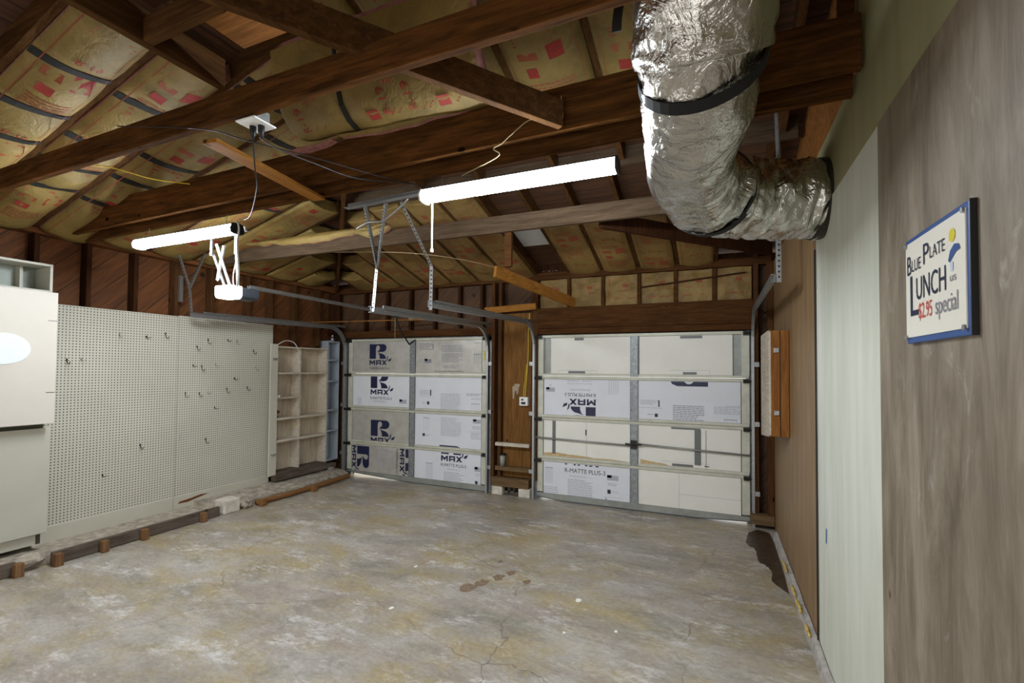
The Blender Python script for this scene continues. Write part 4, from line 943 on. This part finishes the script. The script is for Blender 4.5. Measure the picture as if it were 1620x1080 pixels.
# ------------------------------------------------------------------ foil duct
du = thing('foil_duct', (.0, 2.6, 2.3), 'large silver foil insulated duct elbow entering the right wall', 'duct')
dp = [(-.03, 1.93, 3.42), (-.035, 1.80, 3.18), (-.045, 1.74, 2.96), (-.05, 1.83, 2.83), (-.065, 2.0, 2.74), (-.10, 2.2, 2.69), (-.115, 2.42, 2.655), (-.075, 2.64, 2.645), (.03, 2.84, 2.65), (.2, 3.0, 2.66), (.40, 3.10, 2.665), (.54, 3.15, 2.665)]
dr = [.20, .205, .21, .21, .205, .2, .20, .205, .205, .205, .21, .2]
def duct_mesh(path, rad, seed, folds, amp=.02):
    n = 56; cp = wavy(path, 14); cr = []
    for i in range(len(cp)):
        t = i/14; k = min(int(t), len(rad)-2); cr.append(rad[k]+(rad[k+1]-rad[k])*(t-k))
    mb = MB(); u = None; vs = []
    for i, p in enumerate(cp):
        d = (cp[min(i+1, len(cp)-1)]-cp[max(i-1, 0)]).normalized()
        u = Vector((1, 0, 0)) if u is None else u
        u = (u-d*u.dot(d)).normalized(); w_ = d.cross(u)
        bend = 0
        if 0 < i < len(cp)-1: bend = (cp[i-1]+cp[i+1]-2*p).length*60
        for k in range(n):
            a = 2*PI*k/n; dv = u*math.cos(a)+w_*math.sin(a)
            q = Vector((math.cos(a)*1.1, math.sin(a)*1.1, i*.05))
            f = amp*noise.noise(q*1.6+Vector((seed, 0, 0)))
            f += amp*.7*(1-abs(noise.noise(Vector((math.cos(a)*1.5, math.sin(a)*1.5, i*.30+seed)))*2.2))*folds(i/len(cp))
            f += amp*.35*noise.noise(Vector((math.cos(a)*5, math.sin(a)*5, i*.22)))
            vs.append(p+dv*(cr[i]+f))
    mb.add(vs, [(i*n+k, i*n+(k+1) % n, (i+1)*n+(k+1) % n, (i+1)*n+k) for i in range(len(cp)-1) for k in range(n)])
    return mb, cp, cr
mb, cp, cr = duct_mesh(dp, dr, 2., lambda t: .35+1.1*max(0, min(1, (t-.45)*4)), .022)
mb.build('duct_sleeve', FOIL, du, smooth=True)
mb, _, _ = duct_mesh(dp[:4], [r+.022 for r in dr[:4]], 9., lambda t: .6, .02); mb.build('outer_jacket', FOIL, du, smooth=True)
def band(i0, tilt, rad, name):
    p = cp[i0]; d = (cp[i0+1]-cp[i0-1]).normalized(); u = d.cross(Vector(tilt)).normalized(); w_ = d.cross(u); lean = tilt[2]*0
    vs = []; n = 40
    for k in range(n):
        a = 2*PI*k/n; dv = u*math.cos(a)+w_*math.sin(a); q = p+dv*rad+d*.05*math.sin(a+1)
        for s_ in (-.021, .021): vs.append(q+d*s_)
        for s_ in (-.021, .021): vs.append(q+d*s_-dv*.006)
    m_ = MB().add(vs, [(4*k, 4*k+1, 4*((k+1) % n)+1, 4*((k+1) % n)) for k in range(n)]+[(4*k+2, 4*((k+1) % n)+2, 4*((k+1) % n)+3, 4*k+3) for k in range(n)]+[(4*k, 4*((k+1) % n), 4*((k+1) % n)+2, 4*k+2) for k in range(n)]+[(4*k+1, 4*k+3, 4*((k+1) % n)+3, 4*((k+1) % n)+1) for k in range(n)])
    m_.build(name, STRAPM, du)
band(44, (1, 0, 0), .226, 'strap')
band(104, (0, 0, 1), .232, 'strap')
MB().tube([(.51, 3.14, 2.665), (XR-.002, 3.15, 2.665)], .225, 32).build('wall_collar', plain('dark_duct_collar', S(64, 60, 54), .5, .6, .2, 20), du, smooth=False)
tag(MB().tube([(.33, 3.06, 2.86), (.32, 3.04, 3.2)], .013, 6).build('duct_hanger', STEEL), 'silver hanger strip rising from top of the duct elbow', 'hanger')
# loose strap end hanging left of the duct
mb = MB(); pts = wavy([(-.30, 1.70, 3.25), (-.305, 1.71, 3.12), (-.33, 1.72, 3.0), (-.335, 1.72, 2.93)], 6)
for i in range(len(pts)-1): mb.bar(pts[i], pts[i+1], .035, .004, (0, 1, .2))
tag(mb.build('insulation_strap', STRAPM), 'loose black strap end dangling left of the foil duct', 'strap')

# ------------------------------------------------------------------ left wall fittings
PX = XL+.008
for i, (y0, y1, z1, l) in enumerate(((2.21, 3.405, 2.253, 'large perforated pegboard sheet next to the cabinets'), (3.41, 4.655, 2.262, 'perforated pegboard sheet between first sheet and cream shelves'))):
    tag(MB().box(PX-.006, PX, y0, y1, .20, z1).build('pegboard', PEG), l, 'pegboard', 'pegboard sheets on the left wall')
tag(MB().box(PX-.006, PX+.012, 2.2, 3.39, .06, .21).build('baseboard_left', PAINT, bevel=.002), 'sage painted skirting board under first pegboard sheet', 'baseboard', kind='structure')
mb = MB().box(PX-.006, PX+.012, 3.395, 4.62, .06, .215)
tag(mb.build('baseboard_left', PAINT, bevel=.002), 'sage painted skirting board under second pegboard sheet', 'baseboard', kind='structure')
mb = MB(); put(mb, poly([(3.44, .13), (3.55, .125), (3.8, .17), (3.7, .178), (3.58, .16), (3.46, .15)], 0), lambda a, b_: (PX+.0135, a, b_)); tag(mb.build('chipped_patch', plain('chipped_brown', S(112, 62, 32), .9, 0, .3, 40)), 'brown chipped patch in skirting below the pegboards', 'damage')
HK = [(2.83, 2.0), (3.08, 1.98), (3.27, 2.03), (2.41, 1.72), (2.52, 1.73), (3.75, 1.99), (3.62, 1.9), (4.0, 2.0), (4.12, 2.0), (4.36, 1.88), (3.58, 1.68), (3.68, 1.67), (3.85, 1.70), (4.1, 1.52), (3.5, 1.36), (3.66, 1.35), (3.76, 1.36), (4.0, 1.39), (4.28, 1.4), (3.85, 1.17), (3.45, .88), (3.05, .83), (2.72, .58), (3.75, .8), (4.4, 1.66)]
def hook(y, z, k):
    X0 = PX
    if k % 3 == 0: pts = [(X0, y, z+.02), (X0+.02, y, z-.02), (X0+.05, y, z-.025), (X0+.06, y, z)]
    elif k % 3 == 1: pts = [(X0, y, z+.01), (X0+.03, y, z), (X0+.05, y+.02, z+.012)]
    else: pts = [(X0, y, z+.03), (X0+.008, y, z-.02), (X0+.03, y+.01, z-.035), (X0+.045, y+.015, z-.015)]
    return MB().tube(pts, .0032, 6).box(X0, X0+.003, y-.006, y+.006, z+.005, z+.03)
rows = {}
for k, (y, z) in enumerate(HK):
    sheet = 'first' if y < 3.41 else 'second'; rows.setdefault(sheet, 0); n = rows[sheet]; rows[sheet] += 1
    hgt = 'near the top' if z > 1.85 else ('at upper middle' if z > 1.5 else ('at middle height' if z > 1.1 else 'low down'))
    o = hook(y, z, k).build('pegboard_hook', BLKH if k % 4 else STEEL, smooth=True)
    tag(o, 'small metal hook %s of %s pegboard sheet, %.0f centimetres from its left edge' % (hgt, sheet, (y-(2.21 if y < 3.41 else 3.41))*100), 'hook', 'hooks on the pegboards')

# cabinets
XC = -5.40
cu = thing('wall_cabinet', (-5.45, 1.5, 1.17), 'large cream cabinet at left edge with pale oval on its door', 'cabinet')
MB().box(XL+.01, -5.325, .4, 2.19, 1.185, 2.30).build('carcass', CABL, cu)
MB().box(-5.322, -5.30, .4, 2.205, 1.18, 2.318).build('door', CABP, cu, bevel=.004)
ovp = [(1.86+.172*math.cos(a), 1.818+.128*math.sin(a)) for a in [2*PI*k/48 for k in range(48)]]
MB().prism(ovp, 0, -5.3, -5.294).build('oval_plate', OVAL, cu)
for z in (1.45, 2.07): MB().box(-5.3, -5.2975, 2.14, 2.20, z-.002, z+.002).build('hinge_mark', BLKH, cu)
cs = thing('open_top_box', (-5.45, 1.6, 2.32), 'open fronted grey-green shelf box on top of cream cabinet', 'shelf box')
MB().box(XL+.01, -5.34, .4, 2.18, 2.545, 2.565).build('top_board', CABL, cs, bevel=.002)
MB().box(XL+.01, -5.34, 2.16, 2.18, 2.322, 2.543).build('end_board', CABL, cs, bevel=.002)
MB().box(XL+.012, XL+.02, .4, 2.158, 2.322, 2.543).build('back_board', CABIN, cs)
MB().box(XL+.02, XL+.10, 2.03, 2.05, 2.322, 2.543).build('divider', CABL, cs)
MB().box(XL+.01, -5.34, .4, 2.158, 2.321, 2.335).build('bottom_board', CABL, cs)
cl_ = thing('base_cabinet', (-5.5, 1.5, .1), 'sage painted lower cabinet below the cream cabinet', 'cabinet')
MB().box(XL+.01, XC-.022, .4, 2.195, .225, 1.115).build('carcass', CABL, cl_)
MB().box(XC-.02, XC, .4, 2.22, .22, 1.135).build('door', CABL, cl_, bevel=.004)
MB().box(XL+.01, XC-.04, .4, 2.19, 1.117, 1.178).build('gap_shade_strip', CABD, cl_)  # dark colour stands in for the shade in the recess between cabinets
MB().box(XL+.01, -5.44, .4, 2.16, .125, .222).build('toe_kick', CABL, cl_)
MB().box(XL+.01, -5.46, 2.162, 2.2, .12, .222).build('toe_block', GREYW_Y, cl_)

# rough foundation ledge and plank forms
def ledge(y0, y1, x0, x1, z0, z1, label, mat, seed, name='foundation_ledge', amp=.014):
    mb = MB(); ny = max(4, int((y1-y0)/.04)); nx = 8; vs = []
    for j in range(ny+1):
        y = y0+(y1-y0)*j/ny
        for i in range(nx+1):
            t = i/nx; x = x0+(x1-x0)*t
            z = z1+(z0-z1)*t**2+amp*noise.noise(Vector((x*14, y*7, seed)))*(1 if 0 < i < nx else .5)
            xx = x+(amp*1.2*noise.noise(Vector((y*6, seed, 3))) if i == nx else 0); vs.append((xx, y, z))
        vs.append((vs[-1][0], y, 0.001)); vs.append((x0, y, .001))
    k = nx+3
    mb.add(vs, [(j*k+i, j*k+i+1, (j+1)*k+i+1, (j+1)*k+i) for j in range(ny) for i in range(nx+1)]+[list(range(k)), [ny*k+i for i in range(k)][::-1]])
    o = mb.build(name, mat); tag(o, label, 'foundation', kind='structure'); return o
ledge(1.2, 3.62, XL+.0, -5.20, .085, .07, 'rough plaster ledge along floor below first pegboard', CONC, 1, 'trim_5')
ledge(3.62, 5.75, XL+.0, -5.22, .06, .12, 'rough plaster ledge along floor below the shelves', CONC, 5, 'trim_6')
def plank(p, q, label, mat=GREYW_Y, w_=.04, h=.105):
    o = MB().bar((p[0], p[1], h/2+.004+p[2]), (q[0], q[1], h/2+.004+q[2]), w_, h).build('form_plank', mat, bevel=.004); tag(o, label, 'plank', 'form planks along the left wall')
plank((-5.145, 2.15, 0), (-5.165, 3.62, 0), 'grey weathered plank on edge along floor below pegboard')
plank((-5.18, 1.2, 0), (-5.165, 1.93, 0), 'grey weathered plank at lower left edge of view')
for i, (x, y) in enumerate(((-5.13, 1.93), (-5.11, 2.17), (-5.115, 2.50), (-5.12, 2.83), (-5.13, 3.41))):
    y += .0; o = MB().box(x-.0, x+.055, y-.028, y+.028, 0, .105).build('wooden_stake', STAKE, bevel=.005)
    tag(o, 'square wooden stake in front of the grey plank, %s from the left' % ORD[i], 'stake', 'stakes along the floor planks')
o = rock('concrete_lump', (-5.24, 2.02, 0), (.09, .14, .055), CONC, 4.); tag(o, 'rough white concrete lump between two planks, lower left', 'concrete')
o = MB().box(-5.30, -5.13, 3.66, 3.86, 0, .16).build('concrete_block', BRICK, bevel=.015); tag(o, 'white concrete block at end of the grey plank', 'block')
o = MB().tube(wavy([(-5.14, 4.08, .035), (-5.1, 4.5, .04), (-5.09, 4.9, .045), (-5.1, 5.35, .05), (-5.12, 5.62, .055)]), .033, 10).build('round_pole', DOWEL_Y, smooth=True); tag(o, 'round orange-brown pole lying along floor below shelves', 'pole')
for i, (x, y) in enumerate(((-5.06, 4.10), (-5.03, 4.86))):
    o = MB().box(x-.03, x+.03, y-.03, y+.035, 0, .085).build('wooden_stake', DOWEL_Y, bevel=.006); tag(o, 'orange wooden stake against the round pole, %s' % ('near end', 'middle')[i], 'stake', 'stakes along the round pole')
o = MB().box(-5.56, -5.46, 4.62, 5.72, .143, .205).build('sill_plate', GREYW_Y, bevel=.004); tag(o, 'grey brown sill timber below the cream shelves', 'timber')
for i, (y, z, r) in enumerate(((3.94, 0, .045), (4.0, 0, .035), (3.97, .06, .03))):
    o = rock('rubble_stone', (-5.16, y, z), (r, r, r*.8), CONC, i*5.+30); tag(o, 'pale stone beside white concrete block, %s' % ('left', 'right', 'on top')[i], 'stone', 'pale stones beside the block')

# recessed cream shelf unit between the studs
sh = thing('shelf_unit', (-5.58, 5.1, .2), 'cream painted built-in shelf unit beside the pegboard', 'shelf unit')
XF = -5.53; Y0, Y1 = 4.66, 5.575
MB().box(XF-.0, XF+.02, 4.545, Y0, .215, 2.0).build('face_board', PAINT, sh, bevel=.003)
MB().box(XL-.10, XL-.09, Y0, Y1, .22, 1.96).build('back_board', CREAMWZ, sh)
MB().box(XL-.088, XF, Y1-.02, Y1+.0, .21, 1.985).build('side_board', CREAMW, sh, bevel=.002)
MB().box(XL-.088, XF-.03, 5.065, 5.095, .24, 1.96).build('centre_upright', CREAMW, sh)
for z, ya, yb, t in ((1.965, Y0, Y1-.02, .018), (1.60, Y0, Y1-.022, .022), (1.255, Y0, 5.12, .02), (.97, Y0, Y1-.022, .03), (.665, Y0, Y1-.022, .03), (.22, Y0, Y1-.022, .035)):
    MB().box(XL-.088, XF+(.01 if z not in (1.255,) else -.02), ya, yb, z-t/2, z+t/2).build('shelf', CREAMW if z > .3 else GREYW_Y, sh, bevel=.002)
for z in (.61, .93): MB().prism([(XL-.08, z), (XL+.06, z+.04), (XL-.08, z-.06)], 1, 5.07, 5.09).build('bracket', CREAMW, sh)
tag(MB().box(XL-.02, XL-.005, 5.05, 5.11, .79, .88).build('switch_plate', plain('yellowed_plastic', S(222, 206, 158), .4)), 'yellowed switch plate inside lower middle of the cream shelves', 'switch')
tag(MB().tube(wavy([(XF-.06, 4.7, 1.99), (XF-.06, 4.85, 2.06), (XF-.06, 5.0, 2.03), (XF-.06, 5.08, 1.9), (XF-.05, 5.11, 1.75), (XF-.06, 5.07, 1.66)]), .006, 6).build('cable_loop', WHITEP, smooth=True), 'cream cable looped over top of the cream shelves', 'cable')
tag(MB().box(XF-.07, XF-.01, 4.67, 4.73, 1.266, 1.30).build('wood_scrap', CREAMF, bevel=.003), 'small white block on the short shelf', 'block')
mb = MB().bar((XF-.1, 4.70, 1.01), (XF-.1, 4.78, 1.07), .05, .03).bar((XF-.1, 4.68, .995), (XF-.1, 4.76, 1.0), .06, .02); tag(mb.build('wood_scrap', STAKE), 'brown wood scraps lying on the middle cream shelf', 'wood scrap')
MB().tube([(XF+.02, 4.59, .50), (XF+.045, 4.59, .50)], .014, 10).tube([(XF+.03, 4.60, .50), (XF+.03, 4.66, .505)], .006, 6).build('latch', STEEL, sh, smooth=True)
MB().box(XF+.02, XF+.026, 4.575, 4.635, 1.775, 1.81).tube([(XF+.03, 4.575, 1.80), (XF+.03, 4.64, 1.80)], .006, 6).build('hinge', STEEL, sh)
# grey metal shelf next to it
ms = thing('metal_shelf_unit', (-5.5, 5.7, .2), 'narrow blue-grey metal shelf unit beside left garage door', 'shelf unit')
BG = plain('blue_grey_metal', S(182, 190, 198), .4, .3, .06, 6)
MB().box(XL-.08, -5.53, 5.582, 5.592, .24, 2.10).build('side_panel', BG, ms, bevel=.002)
MB().box(XL-.08, -5.53, 5.815, 5.825, .24, 2.10).build('side_panel', BG, ms, bevel=.002)
MB().box(XL-.09, XL-.082, 5.594, 5.813, .24, 2.10).build('back_panel', BG, ms)
for z in (.25, .70, 1.02, 1.47, 1.80, 2.09): MB().box(XL-.08, -5.53, 5.593, 5.814, z-.012, z+.012).build('shelf', BG, ms, bevel=.002)
MB().box(XL-.08, XL-.072, 5.70, 5.71, .262, 2.078).build('upright_strip', STEEL, ms)
jar = thing('glass_jar', (-5.58, 5.72, 2.103), 'small silver jar on top of the metal shelf unit', 'jar')
MB().tube([(-5.58, 5.72, 2.103), (-5.58, 5.72, 2.14), (-5.58, 5.72, 2.155), (-5.58, 5.72, 2.175)], [.032, .034, .02, .018], 14).build('body', STEEL, jar, smooth=True)
MB().tube([(-5.58, 5.72, 2.176), (-5.58, 5.72, 2.20)], [.012, .01], 10).build('knob', WHITEP, jar)
ps = thing('photo_eye_sensor', (-5.44, 5.60, .12), 'small door sensor with red light by left track', 'sensor')
MB().box(-5.47, -5.40, 5.55, 5.62, .09, .16).build('body', DOORG, ps, bevel=.005); MB().tube([(-5.40, 5.585, .13), (-5.395, 5.585, .13)], .012, 10).build('red_light', REDP, ps)
MB().bar((-5.43, 5.585, .0), (-5.43, 5.585, .09), .02, .02).build('stand', STEEL, ps)
# grey conduit on left wall above pegboard
tag(MB().box(XL-.008, XL+.02, 3.40, 3.44, 2.42, 2.72).build('conduit_bracket', STEEL), 'short galvanised strip fixed on stud above the pegboard seam', 'bracket')

# ------------------------------------------------------------------ right side fittings
bxp = thing('wooden_wall_box', (.49, 4.9, 1.08), 'orange wood sided box with cream lid on the right wall', 'box')
MB().prism([(4.56, 1.13), (4.56, 2.03), (5.34, 2.03), (5.34, 1.13)], 0, .425, XR).build('body', ORANGE_Z, bxp, bevel=.003)
MB().prism([(4.565, 1.14), (4.565, 2.02), (4.62, 2.035), (5.33, 2.035), (5.33, 1.05), (4.62, 1.12)], 0, .408, .424).build('lid', CREAMW, bxp)
MB().box(.489, .494, 4.556, 4.56, 1.132, 2.028).build('seam', BLKH, bxp)
for z in (1.33, 1.86): MB().box(.445, .485, 4.548, 4.559, z-.02, z+.02).build('latch', STEEL, bxp, bevel=.003)
# base curb along the right wall with foam bits
cbm = MB(); ny = 60
mb = MB(); vs = []
for j in range(ny+1):
    y = 1.0+(W-.35-1.0)*j/ny; n1 = noise.noise(Vector((y*5, 1, 0)))*.012; xx = XR-.028-.012*(y > 2)+n1; zz = .055+.012*noise.noise(Vector((y*4, 7, 0)))
    vs += [(XR-.001, y, zz+.012), (xx+.012, y, zz), (xx, y, .002), (XR-.001, y, .002)]
mb.add(vs, [(4*j+i, 4*j+(i+1) % 4, 4*j+4+(i+1) % 4, 4*j+4+i) for j in range(ny) for i in range(4)]+[(0, 1, 2, 3), (4*ny+3, 4*ny+2, 4*ny+1, 4*ny)])
tag(mb.build('baseboard_right', plain('chalky_curb', S(176, 170, 162), .9, 0, .2, 14, .4)), 'rough pale curb along foot of right wall', 'baseboard', kind='structure')
FOAM = plain('yellow_expanding_foam', S(214, 184, 96), .8, 0, .25, 30)
for i, (y0, y1) in enumerate(((4.42, 4.68), (3.98, 4.16), (3.72, 3.92), (3.42, 3.56))):
    mb = MB(); mb.tube([(XR-.042+.008*noise.noise(Vector((y0+(y1-y0)*k/10*9, i, 0))), y0+(y1-y0)*k/10, .066+.006*noise.noise(Vector((k, i, 4)))) for k in range(11)], [.004+.009*abs(noise.noise(Vector((k*.9, i, 7))))+.004 for k in range(11)], 7)
    tag(mb.build('foam_bead', FOAM, smooth=True), 'yellow foam bead on the curb of right wall, %s from the far end' % ORD[i], 'foam', 'foam beads along the right curb')
# dark damp patch
mb = MB(); ps_ = [(.30, 5.55), (.26, 5.2), (.34, 5.0), (.33, 4.75), (.42, 4.6), (.40, 4.35), (.47, 4.2), (.50, 4.15), (.512, 4.7), (.512, 5.3), (.50, 5.62), (.40, 5.68)]
P2 = []
for i in range(len(ps_)):
    a, b_ = ps_[i-1], ps_[i]
    for k in range(5):
        t = k/5; x = a[0]+(b_[0]-a[0])*t; y = a[1]+(b_[1]-a[1])*t; q = .025 if x < .45 else 0; P2.append((x+q*noise.noise(Vector((x*20, y*20, 0))), y+q*noise.noise(Vector((x*20, y*20, 5)))))
for p, m in poly(P2, 0): mb.add([(a, b_, .0012) for a, b_ in p], [list(range(len(p)))], 0)
tag(mb.build('damp_stain', plain('dark_damp_concrete', S(72, 58, 44), .35, 0, .35, 18)), 'dark damp stain on floor beside the right curb', 'stain', kind='stuff')
mb = MB(); rr = random.Random(5)
for (cx, cy_, r) in ((-1.56, 3.62, .035), (-1.62, 3.50, .045), (-1.70, 3.36, .05), (-1.76, 3.25, .055), (-1.74, 3.80, .02), (-1.38, 3.52, .03)):
    P3 = [(cx+r*(1+.5*noise.noise(Vector((math.cos(a)*1.5, math.sin(a)*1.5, cx*9))))*math.cos(a), cy_+r*1.3*(1+.5*noise.noise(Vector((math.sin(a)*1.5, cx*5, math.cos(a)))))*math.sin(a)) for a in [2*PI*k/20 for k in range(20)]]
    mb.add([(a, b_, .001) for a, b_ in P3], [list(range(20))])
tag(mb.build('oil_stain', plain('brown_oil_stain', S(138, 116, 94), .5, 0, .25, 30)), 'brown blotchy stain trail near middle of the floor', 'stain', kind='stuff')
mb = MB(); 
for (cx, cy_, r) in ((-.93, 3.40, .022), (-1.28, 2.2, .028), (-1.2, 2.22, .018), (-.6, 3.1, .012), (-.78, 1.95, .015), (-.5, 1.92, .02), (-.62, 2.35, .02), (-2.1, 2.75, .016), (-2.35, 3.4, .014), (-.9, 2.95, .01), (-.3, 2.05, .016), (-3.0, 4.9, .014)):
    P3 = [(cx+r*math.cos(a)*(1+.4*noise.noise(Vector((a, cx, 1)))), cy_+r*1.4*math.sin(a)) for a in [2*PI*k/12 for k in range(12)]]
    mb.add([(a, b_, .0014) for a, b_ in P3], [list(range(12))])
tag(mb.build('paint_drips', CREAMF), 'scattered white paint drips on the concrete floor', 'paint drips', kind='stuff')
mb = MB(); vs = []
for k in range(40):
    a = 2*PI*k/40
    for r in (.115, .123): vs.append((.02+r*math.cos(a), 3.70+r*math.sin(a), .0012))
mb.add(vs, [(2*k, 2*k+1, (2*k+3) % 80, (2*k+2) % 80) for k in range(40)])
tag(mb.build('ring_stain', plain('faint_ring_stain', S(160, 140, 118), .5)), 'faint round ring stain on floor right of centre', 'stain', kind='stuff')
# ink and scuffs on the white panel
mb = MB(); put(mb, rect(0, .012, 0, .085, 0), lambda a, b_: (XR+.002, 3.14+a*2.2-.1*b_, .72+b_)); tag(mb.build('ink_mark', BLUEINK), 'small blue pen stroke low on the white wall panel', 'mark')
tag(MB().box(XR-.006, XR, 3.375, 3.392, .06, 2.43).build('trim_7', BLKH), 'dark edge strip between brown panelling and white panel', 'trim', kind='structure')

# sign
sg = thing('enamel_sign', (XR, 1.63, 1.77), 'blue rimmed cream lunch sign on the plywood of right wall', 'sign')
sy0, sy1, sz0, sz1 = 1.43, 1.835, 1.77, 2.09
MB().box(XR-.014, XR-.001, sy0, sy1, sz0, sz1).build('rim', BLUEP, sg, bevel=.004)
MB().box(XR-.014, XR-.001, sy0-.004, sy0-.0, sz0, sz1).build('rim_edge', BLACK, sg)
mb = MB(); mb.box(XR-.017, XR-.0142, sy0+.014, sy1-.010, sz0+.018, sz1-.016); 
def sp(a, b_): return (XR-.0185, sy1-.010-a*(sy1-sy0-.024), sz0+.018+b_*(sz1-sz0-.034))
s_ = txt('B', .04, .12, .66, .86, 1)+txt('LUE', .135, .31, .68, .80, 1)+txt('P', .36, .46, .70, .90, 1)+txt('LATE', .475, .72, .73, .845, 1)
s_ += txt('L', .10, .26, .22, .64, 1)+txt('UNCH', .22, .73, .37, .60, 1)
s_ += txt('$2.95', .26, .50, .15, .33, 2)+txt('special', .56, .90, .12, .34, 4)
s_ += poly([(.83+.045*math.cos(a), .83+.045*math.sin(a)*1.3) for a in [2*PI*k/16 for k in range(16)]], 3)
s_ += poly([(.77, .62), (.80, .70), (.86, .745), (.92, .73), (.94, .68), (.88, .67), (.83, .63), (.79, .60)], 5)+rect(.80, .84, .52, .6, 6)+txt('us', .79, .88, .43, .48, 4)
put(mb, s_, sp); mb.build('sign_face', [SIGNW, NAVY, REDP, YELLOW, DGREYP, BLUEP, LTBLUE], sg)
for y, z in ((sy0+.02, sz1-.02), (sy0+.02, sz0+.02), (sy1-.016, sz1-.02), (sy1-.016, sz0+.02)):
    MB().tube([(XR-.0185, y, z), (XR-.022, y, z)], .007, 10).build('screw', STEEL, sg)
# exterior ground strip so daylight shows below the doors
tag(MB().box(-8, 3, W+1.6, W+8, -.12, -.01).build('driveway', plain('bright_concrete_drive', S(220, 218, 212), .8)), 'sunlit concrete drive outside beyond the garage doors', 'driveway', kind='structure')
for o in bpy.data.objects:
    if '_w' in o: del o['_w']
